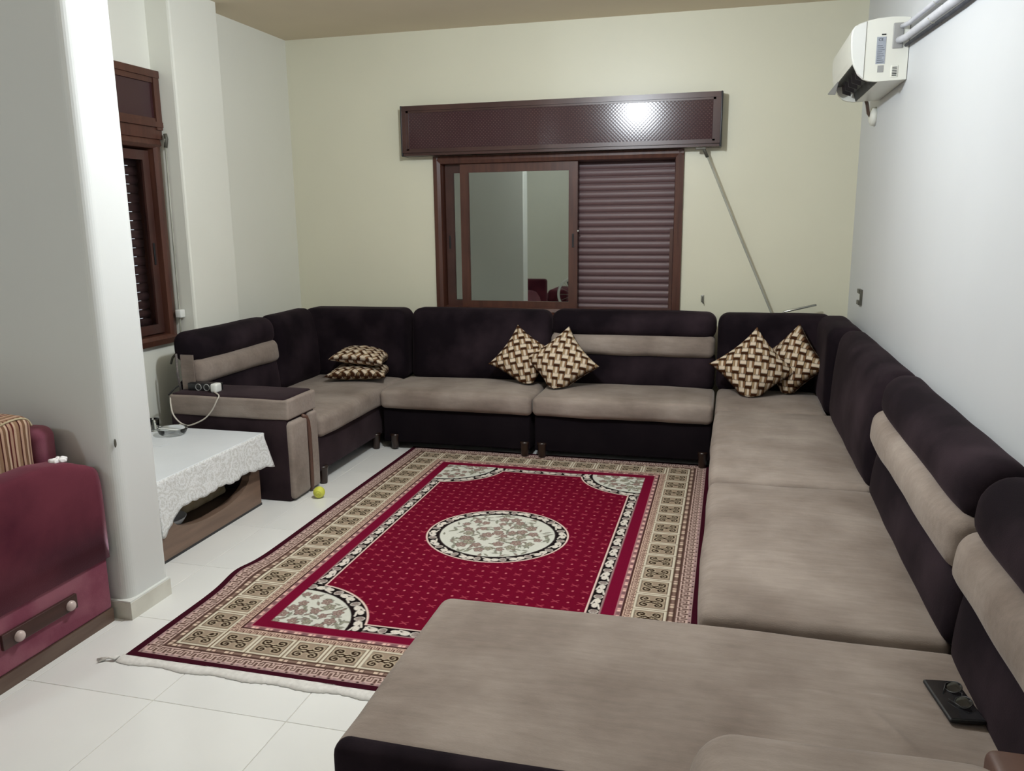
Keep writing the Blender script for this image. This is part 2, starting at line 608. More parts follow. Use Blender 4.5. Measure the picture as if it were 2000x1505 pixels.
# partition stub in the left foreground, rounded front corner
rc = 0.045
pts = [(XLL, 2.57), (-2.30 - rc, 2.57)]
for i in range(1, 9):
    a = -PI / 2 + PI / 2 * i / 8
    pts.append((-2.30 - rc + rc * math.cos(a), 2.57 + rc + rc * math.sin(a)))
pts += [(-2.30, 2.785), (-2.305, 2.80), (XLL, 2.80)]
wp = MB().prism(pts, 'z', 0.0, ZC).build('wall_partition', M_part)
tag(wp, kind='structure')
MB().lathe([(0.0, 0), (0.008, 0), (0.009, 0.002), (0.0, 0.004)], (0, 0, 0), 12, cap=False)
mk = MB()
mk.add([(-2.2985, 2.585 + 0.006 * math.cos(a), 0.735 + 0.016 * math.sin(a)) for a in np.linspace(0, 2 * PI, 13)[:-1]] +
       [(-2.30, 2.585 + 0.007 * math.cos(a), 0.735 + 0.018 * math.sin(a)) for a in np.linspace(0, 2 * PI, 13)[:-1]],
       [tuple(range(12))] + [(i, 12 + i, 12 + (i + 1) % 12, (i + 1) % 12) for i in range(12)])
mk.build('screw_hole_cover', M_metal_d, wp)
tag(MB().box(XLL - 0.15, XLL, YR, 2.57, 0, ZC).build('wall_far_left', M_part), kind='structure')
tag(MB().box(XLL - 0.15, XR + 0.15, YR - 0.15, YR, 0, ZC).build('wall_rear', M_left), kind='structure')
# tiled baseboard round the partition stub
bb = MB()
bb.prism([(XLL, 2.554), (-2.284, 2.554), (-2.284, 2.80), (-2.2995, 2.80), (-2.2995, 2.625), (-2.36, 2.5695), (XLL, 2.5695)], 'z', 0, 0.072)
bo = tag(bb.build('baseboard_partition', M_base), kind='structure')
MB().prism([(XLL, 2.5565), (-2.2865, 2.5565), (-2.2865, 2.80), (-2.2995, 2.80), (-2.2995, 2.625), (-2.36, 2.5695), (XLL, 2.5695)], 'z', 0.0721, 0.079).build('joint_bead', M_white, bo)

# ------------------------------------------------------------------ back window
w1 = empty('window_1', ((WX0 + WX1) / 2, YB, WZ0))
tag(w1, kind='structure')


def bar(mb_parent, name, pts, axis, a, b, m=M_frame):
    return MB().prism(pts, axis, a, b).build(name, m, mb_parent)


# outer frame: stepped jambs and rails
fx0, fx1, fz0, fz1 = -2.185, -0.335, 0.86, 2.045
for s, xo in ((1, fx0), (-1, fx1)):
    p = [(xo, YB - 0.025), (xo + s * 0.03, YB - 0.03), (xo + s * 0.055, YB - 0.022), (xo + s * 0.06, YB - 0.004), (xo + s * 0.065, YB + 0.1), (xo, YB + 0.1)]
    if s < 0:
        p = p[::-1]
    MB().prism(p, 'z', fz0, fz1).build('frame_jamb', M_frame, w1)
for s, zo, nm in ((-1, fz1, 'frame_head'), (1, fz0, 'frame_sill')):
    p = [(YB - 0.025, zo), (YB - 0.03, zo + s * 0.03), (YB - 0.022, zo + s * 0.055), (YB - 0.004, zo + s * 0.06), (YB + 0.1, zo + s * 0.065), (YB + 0.1, zo)]
    if s > 0:
        p = p[::-1]
    MB().prism(p, 'x', fx0 + 0.002, fx1 - 0.002).build(nm, M_frame, w1)


def sash(parent, x0, x1, z0, z1, y0, y1, pane_m, stile=0.052, m=M_frame):
    s = MB()
    s.box(x0, x0 + stile, y0, y1, z0, z1).box(x1 - stile, x1, y0, y1, z0, z1)
    s.box(x0 + stile, x1 - stile, y0, y1, z0, z0 + stile).box(x0 + stile, x1 - stile, y0, y1, z1 - stile, z1)
    s.box(x0 + stile, x0 + stile + 0.005, y0 + 0.005, y1, z0 + stile, z1 - stile)
    s.box(x1 - stile - 0.005, x1 - stile, y0 + 0.005, y1, z0 + stile, z1 - stile)
    so = s.build('sash', m, parent)
    ym = (y0 + y1) / 2
    MB().box(x0 + stile, x1 - stile, ym - 0.003, ym + 0.003, z0 + stile, z1 - stile).build('pane', pane_m, so)
    return so


sf = sash(w1, -1.985, -1.088, 0.905, 1.985, YB + 0.005, YB + 0.035, M_mirror, 0.062)
MB().rbox(-1.128, -1.114, YB + 0.001, YB + 0.008, 1.37, 1.47, r=0.003, n=(1, 1, 2), k=2).build('latch', M_black, sf)
MB().cyl((-1.083, YB + 0.010, 1.49), (-1.083, YB + 0.0, 1.49), 0.006).build('bolt_head', M_metal, sf)
sb = sash(w1, -2.115, -1.20, 0.905, 1.985, YB + 0.042, YB + 0.07, M_mirror, 0.062, M_frame_d)
MB().rbox(-2.094, -2.080, YB + 0.038, YB + 0.045, 1.36, 1.46, r=0.003, n=(1, 1, 2), k=2).build('latch', M_black, sb)
# roller shutter, one slat after another
slat = MB()
SH = 0.0515
prof = []
for i in range(9):
    t = i / 8
    prof.append((0.105 - 0.007 * math.sin(PI * t) ** 0.7, t * 0.047))
prof += [(0.110, 0.047), (0.110, SH), (0.114, SH), (0.114, 0.0)]
slat.prism([(p[0], p[1]) for p in prof], 'x', -0.86, 0.86)
sl0 = None
z = 0.90
while z < 2.0:
    loc = Vector((-1.26, YB + 0.105, z + SH / 2)) - w1.location
    if sl0 is None:
        sl0 = slat.build('shutter_slat', M_slat, w1, smooth=False)
        sl0.location = loc
    else:
        dup(sl0, 'shutter_slat', w1, loc)
    z += SH
# shutter lead strip on the right edge
MB().box(-0.425, -0.402, YB + 0.085, YB + 0.097, 0.92, 1.50).build('guide_rail', M_frame, w1)
# shutter box above the window: stepped surround, embossed panel, end caps
bx0, bx1, bz0, bz1, byf = -2.40, -0.085, 2.048, 2.402, 5.88
ob = MB()
for z0, z1, yf in ((bz1 - 0.020, bz1, byf + 0.006), (bz1 - 0.036, bz1 - 0.020, byf), (bz1 - 0.050, bz1 - 0.036, byf + 0.008),
                   (bz0, bz0 + 0.020, byf + 0.012), (bz0 + 0.020, bz0 + 0.036, byf), (bz0 + 0.036, bz0 + 0.048, byf + 0.008)):
    ob.box(bx0 + 0.012, bx1 - 0.012, yf, YB, z0, z1)
for x0, x1, yf in ((bx0 + 0.012, bx0 + 0.045, byf + 0.002), (bx0 + 0.045, bx0 + 0.062, byf + 0.008),
                   (bx1 - 0.045, bx1 - 0.012, byf + 0.002), (bx1 - 0.062, bx1 - 0.045, byf + 0.008)):
    ob.box(x0, x1, yf, YB, bz0 + 0.02, bz1 - 0.02)
sbx = ob.build('shutter_box', M_frame_d, w1)
pan = MB().box(bx0 + 0.06, bx1 - 0.06, byf + 0.014, byf + 0.03, bz0 + 0.046, bz1 - 0.048).build('panel', M_panel, sbx)
for x0, x1 in ((bx0, bx0 + 0.014), (bx1 - 0.014, bx1)):
    MB().rbox(x0, x1, byf + 0.002, YB - 0.001, bz0 - 0.004, bz1 + 0.002, r=0.006, n=(1, 1, 1), k=3).build('end_cap', M_black, sbx, smooth=True)

# crank rod of the shutter
cr = empty('shutter_crank', (0.05, 5.93, 0.75))
tag(cr, 'thin steel shutter crank rod leaning below the window box on the back wall', 'crank rod')
MB().tube([(-0.19, 5.915, 2.02), (0.05, 5.925, 1.47), (0.292, 5.935, 0.93), (0.345, 5.935, 0.81)], 0.0065, 8).build('rod', M_metal_w, cr, smooth=True)
MB().tube([(0.345, 5.935, 0.81), (0.35, 5.925, 0.80), (0.36, 5.90, 0.905), (0.38, 5.89, 0.935), (0.585, 5.90, 0.985)], 0.0075, 8).build('handle', M_metal, cr, smooth=True)
MB().tube([(-0.20, 5.90, 2.047), (-0.195, 5.905, 2.02), (-0.175, 5.915, 1.98)], 0.011, 8).build('universal_joint', M_metal_d, cr, smooth=True)
MB().rbox(-0.255, -0.185, 5.89, 5.915, 2.028, 2.044, r=0.004, n=(1, 1, 1), k=2).build('bracket', M_metal_d, cr)

# little fittings on the walls
h1 = empty('wall_hook', (-0.176, 6.0, 1.0))
tag(h1, 'small metal hook on the back wall right of the window, just above the sofa', 'wall hook')
MB().rbox(-0.186, -0.166, 5.988, 6.0, 0.985, 1.035, r=0.004, n=(1, 1, 1), k=2).build('plate', M_metal, h1)
MB().tube([(-0.176, 5.99, 1.02), (-0.176, 5.975, 1.0), (-0.172, 5.97, 0.985), (-0.168, 5.972, 0.975)], 0.004, 6).build('prong', M_metal_d, h1, smooth=True)
sk = empty('wall_bracket', (0.80, 5.45, 1.04))
tag(sk, 'small dark metal bracket on the right wall near the room corner', 'wall bracket')
MB().box(0.786, 0.80, 5.40, 5.425, 1.035, 1.13).build('back_bar', M_metal_d, sk)
MB().box(0.782, 0.80, 5.425, 5.51, 1.105, 1.13).build('arm_bar', M_metal_d, sk)
MB().box(0.782, 0.80, 5.425, 5.51, 1.035, 1.06).build('arm_bar', M_metal_d, sk)
MB().box(0.794, 0.7995, 5.425, 5.51, 1.06, 1.105).build('plate', M_white, sk)

# ------------------------------------------------------------------ left window
w2 = empty('window_2', (XL, (LY0 + LY1) / 2, LZ0))
tag(w2, kind='structure')
for s, yo in ((1, LY0 - 0.01), (-1, LY1 + 0.02)):
    p = [(XL + 0.03, yo), (XL + 0.035, yo + s * 0.03), (XL + 0.025, yo + s * 0.055), (XL - 0.1, yo + s * 0.065), (XL - 0.1, yo)]
    MB().prism(p if s > 0 else p[::-1], 'z', LZ0 - 0.01, LZ1 + 0.02).build('frame_jamb', M_frame, w2)
for s, zo, nm in ((-1, LZ1 + 0.02, 'frame_head'), (1, LZ0 - 0.012, 'frame_sill')):
    p = [(XL + 0.035, zo), (XL + 0.045, zo + s * 0.035), (XL + 0.025, zo + s * 0.055), (XL - 0.1, zo + s * 0.065), (XL - 0.1, zo)]
    MB().prism(p, 'y', LY0 - 0.008, LY1 + 0.018).build(nm, M_frame, w2)


def sash_x(parent, y0, y1, z0, z1, x0, x1, pane_m, stile, m):
    s = MB()
    s.box(x0, x1, y0, y0 + stile, z0, z1).box(x0, x1, y1 - stile, y1, z0, z1)
    s.box(x0, x1, y0 + stile, y1 - stile, z0, z0 + stile).box(x0, x1, y0 + stile, y1 - stile, z1 - stile, z1)
    so = s.build('sash', m, parent)
    return so


s2 = sash_x(w2, 3.86, 4.315, 0.915, 2.0, XL - 0.035, XL - 0.005, None, 0.055, M_frame_d)
MB().rbox(XL - 0.006, XL + 0.002, 4.277, 4.292, 1.33, 1.46, r=0.003, n=(1, 1, 1), k=2).build('latch', M_black, s2)
M_dimglass = mat('dim_glass', (0.9, 0.92, 0.92), (0.9, 0.92, 0.92), rough=0.0, trans=1.0, ior=1.02)
MB().box(XL - 0.023, XL - 0.019, 3.915, 4.26, 0.97, 1.945).build('pane', M_dimglass, s2)
# slats with light slots between them
SLOT0, SLOT1 = 0.398, 0.430
sl = MB()
prof = [(-0.105 + 0.010 * math.sin(PI * i / 8) ** 0.7, i / 8 * 0.047) for i in range(9)]
prof += [(-0.110, 0.047), (-0.114, 0.047), (-0.114, 0.0)]
sl.prism(prof, 'y', -0.52, 0.52)
sl.box(-0.114, -0.110, -0.52, SLOT0, 0.047, 0.0535).box(-0.114, -0.110, SLOT1, 0.52, 0.047, 0.0535).box(-0.114, -0.110, SLOT0, SLOT1, 0.047, 0.0500)
sl0 = None
z = 0.90
while z < 2.03:
    loc = Vector((XL - 0.1045, (LY0 + LY1) / 2, z + 0.0267)) - w2.location
    if sl0 is None:
        sl0 = sl.build('shutter_slat', M_slat, w2)
        sl0.location = loc
    else:
        dup(sl0, 'shutter_slat', w2, loc)
    z += 0.0535
# shutter box of the left window
ob = MB()
ly0, ly1 = 3.15, 4.392
for z0, z1, xf in ((2.415, 2.455, XL + 0.06), (2.385, 2.415, XL + 0.05), (2.068, 2.135, XL + 0.045), (2.135, 2.165, XL + 0.06), (2.165, 2.185, XL + 0.05)):
    ob.box(XL, xf, ly0, ly1, z0, z1)
ob.box(XL, XL + 0.055, ly1 - 0.05, ly1, 2.12, 2.44).box(XL, XL + 0.055, ly0, ly0 + 0.05, 2.12, 2.44)
sb2 = ob.build('shutter_box', M_frame, w2)
MB().box(XL, XL + 0.04, ly0 + 0.05, ly1 - 0.05, 2.18, 2.39).build('panel', M_panel, sb2)
# its pull strap and folding crank beside the pier
st = empty('shutter_strap', (XL + 0.07, 4.375, 0.70))
tag(st, 'white shutter rod with clip and folding crank beside the left window', 'crank rod')
MB().tube([(XL + 0.075, 4.375, 2.07), (XL + 0.072, 4.372, 1.6), (XL + 0.07, 4.37, 1.04), (XL + 0.07, 4.36, 0.83)], 0.006, 8).build('rod', M_metal_w, st, smooth=True)
MB().rbox(XL + 0.055, XL + 0.095, 4.345, 4.392, 1.0, 1.05, r=0.006, n=(1, 1, 1), k=2).build('clip', M_white, st, smooth=True)
MB().tube([(XL + 0.07, 4.36, 0.84), (XL + 0.075, 4.345, 0.81), (XL + 0.08, 4.25, 0.765), (XL + 0.08, 4.23, 0.73)], 0.007, 8).build('handle', M_metal_d, st, smooth=True)
MB().tube([(XL + 0.075, 4.38, 2.10), (XL + 0.08, 4.382, 2.07), (XL + 0.075, 4.375, 2.02)], 0.011, 8).build('universal_joint', M_metal_d, st, smooth=True)

# ------------------------------------------------------------------ the lamp (above the frame)
def lamp(L, power, label):
    lp = empty('ceiling_lamp', L)
    tag(lp, label, 'lamp')
    MB().cyl((L[0], L[1], L[2] + 0.115), (L[0], L[1], ZC - 0.02), 0.012).build('stem', M_lampw, lp)
    MB().lathe([(0.0, 0), (0.06, 0), (0.055, -0.025), (0.0, -0.03)], (L[0], L[1], ZC), 24, cap=False).build('canopy', M_lampw, lp)
    MB().lathe([(0.02, 0.135), (0.045, 0.13), (0.05, 0.105), (0.02, 0.10)], L, 24, cap=False).build('collar', M_lampw, lp)
    ld = bpy.data.lights.new('lamp_light', 'POINT')
    ld.shadow_soft_size = 0.07
    ld.energy = power
    ld.color = LAMP_COLOR
    lo = bpy.data.objects.new('lamp_light', ld)
    col.objects.link(lo)
    lo.parent = lp


lamp(LAMP_POS, LAMP_POWER, 'white globe ceiling lamp hanging over the rug')
lamp(REAR_LAMP_POS, REAR_LAMP_POWER, 'white globe ceiling lamp in the rear part of the room behind the partition')

# ------------------------------------------------------------------ sofas
SEAT0, SEAT1 = 0.295, 0.425
seed_ctr = [0]


def nxt():
    seed_ctr[0] += 1
    return seed_ctr[0]


def add_leg(root, x, y, z1=0.10, z0=0.0):
    m = MB().lathe([(0.022, z0), (0.024, z0 + 0.004), (0.030, z1 - 0.01), (0.033, z1), (0.033, z1 + 0.012)], (x, y, 0), 16)
    m.build('leg', M_leg, root, smooth=True, local=True)


def seat(root, x0, x1, y0, y1, z0=SEAT0, z1=SEAT1, r=0.036, top=0.016, m=M_taupe, wob=0.006):
    nx = max(6, int((x1 - x0) / 0.05))
    ny = max(6, int((y1 - y0) / 0.05))
    MB().rbox(x0, x1, y0, y1, z0, z1, r=r, n=(nx, ny, 2), k=4, fn=puff_fn(top, 0, wob, nxt(), 4.0, front=0.012)).build('seat_cushion', m, root, smooth=True, local=True)


def base(root, x0, x1, y0, y1, z0=0.085, z1=0.30, m=M_darker):
    MB().rbox(x0, x1, y0, y1, z0, z1, r=0.015, n=(4, 4, 2), k=2).build('base', m, root, smooth=True, local=True)


def back_plain(root, x0, x1, y0, y1, z0=0.40, z1=0.935, m=M_dark, r=0.075, bulge=0.035, lean=0.05, name='back_cushion'):
    nx = max(6, int((x1 - x0) / 0.06))
    MB().rbox(x0, x1, y0, y1, z0, z1, r=r, n=(nx, 3, 9), k=5, fn=back_fn(bulge, lean, 0.006, nxt())).build(name, m, root, smooth=True, local=True)


def back_striped(root, x0, x1, y0, y1, z0=0.40, z1=0.94, s0=0.632, s1=0.785, m=M_dark, lean=0.05, out=0.0):
    nx = max(6, int((x1 - x0) / 0.05))
    h = z1 - z0

    def ly(z):
        return lean * (z - z0) / h
    # upper roll, stripe, lower panel, board behind
    MB().rbox(x0, x1, y0 + ly(s1) - 0.01, y1, s1 - 0.03, z1, r=0.07, n=(nx, 3, 3), k=5, fn=back_fn(0.022, 0.02, 0.005, nxt())).build('back_top', m, root, smooth=True, local=True)
    MB().rbox(x0 + 0.005, x1 - 0.005, y0 + ly(s0) - 0.014 - out, y1 - 0.04, s0, s1, r=0.045, n=(nx, 3, 3), k=5, fn=back_fn(0.02, 0.012, 0.006, nxt())).build('back_stripe', M_taupe, root, smooth=True, local=True)
    MB().rbox(x0, x1, y0 + 0.006, y1 - 0.02, z0, s0 + 0.03, r=0.05, n=(nx, 3, 4), k=4, fn=back_fn(0.02, 0.03, 0.005, nxt())).build('back_lower', m, root, smooth=True, local=True)


# --- left corner sofa with arm (faces the room's right side)
r1 = empty('corner_sofa', (-2.33, 3.98, 0), PI / 2)
tag(r1, 'dark corner sofa on the left wall, taupe-banded arm beside the lace-covered table', 'sofa', 'pieces of the modular sofa')
base(r1, 0.30, 1.62, 0.02, 0.84, 0.085, 0.30, M_aub)
base(r1, 1.60, 1.86, 0.02, 0.84, 0.085, 0.30, M_darker)
seat(r1, 0.318, 1.66, -0.004, 0.70)
back_striped(r1, 0.12, 1.035, 0.655, 0.86, m=M_dark, z1=0.94)
back_plain(r1, 1.04, 1.63, 0.66, 0.86)
back_plain(r1, 1.56, 1.84, -0.035, 0.80, name='back_cushion', bulge=0.0, lean=0.0)
for lx, ly_ in ((0.36, 0.03), (1.15, 0.03), (0.36, 0.80), (1.80, 0.80)):
    add_leg(r1, lx, ly_)
# arm
MB().rbox(0.0, 0.318, 0.045, 0.80, 0.0, 0.49, r=0.012, n=(4, 8, 4), k=2).build('arm_body', M_aub, r1, smooth=True, local=True)
arm_cap = MB().rbox(-0.006, 0.322, 0.028, 0.80, 0.482, 0.598, r=0.014, n=(6, 16, 3), k=3, fn=puff_fn(0.0, 0, 0.003, nxt())).build('arm_band', M_taupe, r1, smooth=True, local=True)
MB().rbox(0.006, 0.312, 0.05, 0.79, 0.57, 0.606, r=0.014, n=(6, 16, 2), k=3, fn=puff_fn(0.006, 0, 0.004, nxt())).build('arm_top', M_aub, r1, smooth=True, local=True)
MB().rbox(0.004, 0.195, 0.018, 0.07, 0.012, 0.468, r=0.022, n=(5, 2, 10), k=4, fn=puff_fn(0.0, 0, 0.003, nxt())).build('arm_front_panel', M_taupe, r1, smooth=True, local=True)
MB().rbox(0.222, 0.318, 0.022, 0.07, 0.012, 0.475, r=0.018, n=(4, 2, 10), k=4, fn=puff_fn(0.0, 0, 0.003, nxt())).build('arm_front_panel', M_taupe, r1, smooth=True, local=True)
MB().tube([(0.15, 0.03, 0.474), (0.185, 0.026, 0.462), (0.202, 0.024, 0.43), (0.207, 0.022, 0.36), (0.208, 0.022, 0.2), (0.206, 0.022, 0.05), (0.203, 0.026, 0.012)], 0.013, 8).build('arm_piping', M_pad, r1, smooth=True, local=True)
MB().box(0.113, 0.12, 0.70, 0.785, 0.60, 0.815).build('side_panel', M_taupe, r1, local=True)
MB().tube([(0.112, 0.80, 0.60), (0.110, 0.812, 0.70), (0.110, 0.81, 0.82)], 0.007, 6).build('zip', M_zip, r1, smooth=True, local=True)

# --- back wall units (face the camera)
r2 = empty('sofa_unit', (-2.285, 5.12, 0), 0)
tag(r2, 'plain dark sofa section under the mirrored half of the back window', 'sofa', 'pieces of the modular sofa')
base(r2, -0.02, 1.04, 0.02, 0.70, 0.052)
seat(r2, -0.034, 1.055, -0.012, 0.56)
back_plain(r2, 0.0, 1.062, 0.49, 0.735)
for lx in (0.06, 1.0):
    add_leg(r2, lx, 0.03, z0=0.010)
    add_leg(r2, lx, 0.66)
r3 = empty('sofa_unit', (-1.215, 5.12, 0), 0)
tag(r3, 'dark sofa section with taupe stripe across its back, under the slatted shutter', 'sofa', 'pieces of the modular sofa')
base(r3, 0.0, 1.15, 0.02, 0.70, 0.052)
seat(r3, -0.010, 1.157, -0.012, 0.56)
back_striped(r3, 0.0, 1.148, 0.49, 0.735)
for lx in (0.05, 1.10):
    add_leg(r3, lx, 0.03, z0=0.010)
    add_leg(r3, lx, 0.66)
# --- right corner
r4 = empty('corner_sofa_unit', (-0.055, 5.045, 0), 0)
tag(r4, 'dark corner sofa section in the right corner of the room with taupe seat', 'sofa', 'pieces of the modular sofa')
base(r4, 0.0, 0.82, 0.04, 0.80, 0.052)
seat(r4, 0.006, 0.66, 0.002, 0.63)
back_plain(r4, 0.0, 0.74, 0.57, 0.815, r=0.07)
back_plain_rot = MB().rbox(0.63, 0.84, 0.0, 0.72, 0.40, 0.935, r=0.07, n=(3, 10, 8), k=5, fn=puff_fn(0.0, 0, 0.006, nxt()))
back_plain_rot.build('back_cushion', M_dark, r4, smooth=True, local=True)
add_leg(r4, 0.06, 0.08, z0=0.010)
add_leg(r4, 0.76, 0.75)
# --- right wall units (face left)
r5 = empty('sofa_unit', (-0.035, 5.025, 0), -PI / 2)
tag(r5, 'plain dark sofa section on the right wall next to the far corner, smooth taupe seat', 'sofa', 'pieces of the modular sofa')
base(r5, 0.0, 1.40, 0.03, 0.82)
seat(r5, 0.012, 1.398, -0.01, 0.68)
back_plain(r5, 0.0, 1.40, 0.635, 0.83, bulge=0.03, lean=0.04)
for lx in (0.06, 1.33):
    add_leg(r5, lx, 0.06)
    add_leg(r5, lx, 0.77)
r6 = empty('sofa_unit', (-0.035, 3.615, 0), -PI / 2)
tag(r6, 'dark sofa section mid right wall, taupe stripe on its back, square taupe seat', 'sofa', 'pieces of the modular sofa')
base(r6, 0.0, 1.33, 0.03, 0.82)
seat(r6, 0.010, 1.322, -0.01, 0.68)
back_striped(r6, 0.0, 1.335, 0.64, 0.83, out=0.012)
for lx in (0.06, 1.27):
    add_leg(r6, lx, 0.06)
    add_leg(r6, lx, 0.77)
# --- chaise in the foreground
r7 = empty('chaise_sofa', (-0.035, 2.255, 0), -PI / 2)
tag(r7, 'taupe chaise longue in the right foreground with dark base, arm and striped back', 'sofa', 'pieces of the modular sofa')


def chaise_fn(v, h):
    v = puff_fn(0.012, 0, 0.006, 31, 3.5)(v, h)
    # creases in the cover near the backrest (cushion-centred coordinates)
    for (ax, ay, bx_, by_, amp, wd) in ((-0.085, 0.43, -0.055, 0.62, 0.006, 0.012), (-0.03, 0.44, 0.115, 0.52, 0.007, 0.011),
                                        (-0.06, 0.30, -0.045, 0.40, 0.004, 0.014), (0.17, 0.55, 0.20, 0.68, 0.008, 0.014), (0.22, 0.52, 0.25, 0.66, 0.006, 0.012)):
        dx, dy = bx_ - ax, by_ - ay
        t = np.clip(((v[:, 0] - ax) * dx + (v[:, 1] - ay) * dy) / (dx * dx + dy * dy), 0, 1)
        dd = np.hypot(v[:, 0] - ax - t * dx, v[:, 1] - ay - t * dy)
        v[:, 2] += (v[:, 2] > 0) * amp * np.exp(-(dd / wd) ** 2) * np.sin(PI * np.clip(t, 0.03, 0.97)) ** 0.7
    return v


MB().rbox(0.022, 0.80, -0.79, 0.68, 0.29, 0.440, r=0.045, n=(76, 130, 2), k=5, fn=chaise_fn).build('seat_cushion', M_taupe, r7, smooth=True, local=True)
MB().rbox(0.02, 1.08, -0.765, 0.82, 0.085, 0.33, r=0.05, n=(6, 10, 3), k=4).build('base', M_dark, r7, smooth=True, local=True)
MB().rbox(0.745, 0.812, -0.778, 0.60, 0.10, 0.446, r=0.033, n=(3, 16, 4), k=4).build('side_panel', M_dark, r7, smooth=True, local=True)
back_striped(r7, 0.005, 0.76, 0.64, 0.83, out=0.012)
MB().rbox(0.70, 1.08, 0.0, 0.60, 0.11, 0.585, r=0.09, n=(6, 10, 6), k=6, fn=puff_fn(0.008, 0, 0.006, nxt())).build('arm', M_taupe, r7, smooth=True, local=True)
MB().rbox(0.705, 1.08, 0.535, 0.82, 0.30, 0.60, r=0.02, n=(4, 4, 4), k=3).build('arm_pad', M_pad, r7, smooth=True, local=True)
for lx, ly_ in ((0.07, -0.70), (0.72, -0.70), (0.07, 0.77), (1.0, 0.77), (1.0, 0.06)):
    add_leg(r7, lx, ly_)


# ------------------------------------------------------------------ throw pillows
def weave_color(X, Y):
    """basket weave in metres; returns linear rgb arrays"""
    c = 0.043
    cream = np.array(S(218, 202, 180))
    tan = np.array(S(158, 132, 100))
    rust = np.array(S(132, 98, 70))
    brown = np.array(S(62, 36, 20))
    dark = np.array(S(34, 17, 10))
    i = np.floor(X / c)
    j = np.floor(Y / c)
    fx = X / c - i
    fy = Y / c - j
    par = ((i + j) % 2) == 0
    out = np.zeros(X.shape + (3,))
    v1 = np.where((fx < 0.34)[..., None], tan, np.where((fx < 0.70)[..., None], cream, rust))
    h1_ = np.where((fy < 0.45)[..., None], brown, cream)
    out = np.where(par[..., None], v1, h1_)
    edge = np.where(par, np.minimum(np.minimum(fx, 1 - fx), np.abs(np.abs(fx - 0.52) - 0.18)), np.minimum(np.minimum(fy, 1 - fy), 0.5))
    out = out * (0.55 + 0.45 * np.clip(edge / 0.07, 0, 1))[..., None]
    seam = np.where(par, np.minimum(fy, 1 - fy), np.minimum(fx, 1 - fx))
    out = np.where((seam < 0.06)[..., None], dark * 1.4, out)
    return out


def pillow_mesh(side=0.37, thick=0.075, n=64, seed=0, flat=1.0, bend=0.0, plain_back=True):
    t = np.linspace(-1, 1, n + 1)
    U, V = np.meshgrid(t, t, indexing='ij')
    pinch = 0.13
    X = U * (1 - pinch * (1 - V ** 2) ** 1.0 * np.abs(U) ** 2) * side / 2 * 1.06
    Y = V * (1 - pinch * (1 - U ** 2) ** 1.0 * np.abs(V) ** 2) * side / 2 * 1.06
    Hh = thick * np.power(np.clip((1 - U ** 2) * (1 - V ** 2), 0, 1), 0.42)
    wob = np.zeros_like(X)
    for a in range(n + 1):
        for b in range(n + 1):
            wob[a, b] = mnoise.noise(Vector((X[a, b] * 14 + seed, Y[a, b] * 14, seed * 1.7)))
    fade = np.clip((1 - U ** 2) * (1 - V ** 2) * 4, 0, 1)
    zt = Hh + wob * 0.010 * fade
    zb = -Hh * flat + wob * 0.006 * fade
    b0 = bend * (X ** 2 + Y ** 2)
    zt = zt + b0
    zb = zb + b0
    vt = np.stack([X, Y, zt], -1).reshape(-1, 3)
    vb = np.stack([X, Y, zb], -1).reshape(-1, 3)
    N = n + 1
    me = bpy.data.meshes.new('pillow')
    faces = []
    ids = np.arange(N * N).reshape(N, N)
    off = N * N
    bid = ids + off
    # share the border vertices
    bid = bid.copy()
    border = np.zeros((N, N), bool)
    border[0, :] = border[-1, :] = border[:, 0] = border[:, -1] = True
    bid[border] = ids[border]
    for a in range(n):
        for b in range(n):
            faces.append((ids[a, b], ids[a + 1, b], ids[a + 1, b + 1], ids[a, b + 1]))
            faces.append((bid[a, b], bid[a, b + 1], bid[a + 1, b + 1], bid[a + 1, b]))
    allv = np.concatenate([vt, vb])
    me.from_pydata([tuple(p) for p in allv], [], [tuple(int(i) for i in q) for q in faces])
    # the weave lies diagonally to the sides
    P = (U - V) * side / 2 / 2 ** 0.5 * 1.0
    Q = (U + V) * side / 2 / 2 ** 0.5 * 1.0
    ct = weave_color(P + 0.013 * seed, Q + 0.007 * seed)
    cb = weave_color(P + 0.3, Q + 0.1) * 0.8
    ce = np.array(S(48, 26, 16))
    e = np.clip((np.maximum(np.abs(U), np.abs(V)) - 0.965) / 0.02, 0, 1)[..., None]
    ct = ct * (1 - e) + ce * e
    cc = np.concatenate([ct.reshape(-1, 3), cb.reshape(-1, 3)])
    cc = np.concatenate([cc, np.ones((len(cc), 1))], 1).astype(np.float32)
    at = me.color_attributes.new('weave', 'FLOAT_COLOR', 'POINT')
    at.data.foreach_set('color', cc.ravel())
    # unused border duplicates removed by validate-free compaction
    me.materials.append(M_weave)
    me.polygons.foreach_set('use_smooth', [True] * len(me.polygons))
    return me


def pillow(label, mtx, seed, side=0.37, thick=0.075, flat=1.0, bend=0.0):
    me = pillow_mesh(side, thick, 72, seed, flat, bend)
    import bmesh
    bm = bmesh.new()
    bm.from_mesh(me)
    bmesh.ops.delete(bm, geom=[v for v in bm.verts if not v.link_faces], context='VERTS')
    bm.to_mesh(me)
    bm.free()
    o = bpy.data.objects.new('throw_pillow', me)
    col.objects.link(o)
    o.matrix_world = mtx
    inv = mtx.inverted()
    for vtx in me.vertices:
        w = mtx @ vtx.co
        if w.z < 0.452:
            d_ = 0.452 - w.z
            w.z = 0.437 + max(0.0, 0.015 - d_ * 0.12) * 1.0
            vtx.co = inv @ w
    tag(o, label, 'pillow', 'woven check throw pillows')
    return o


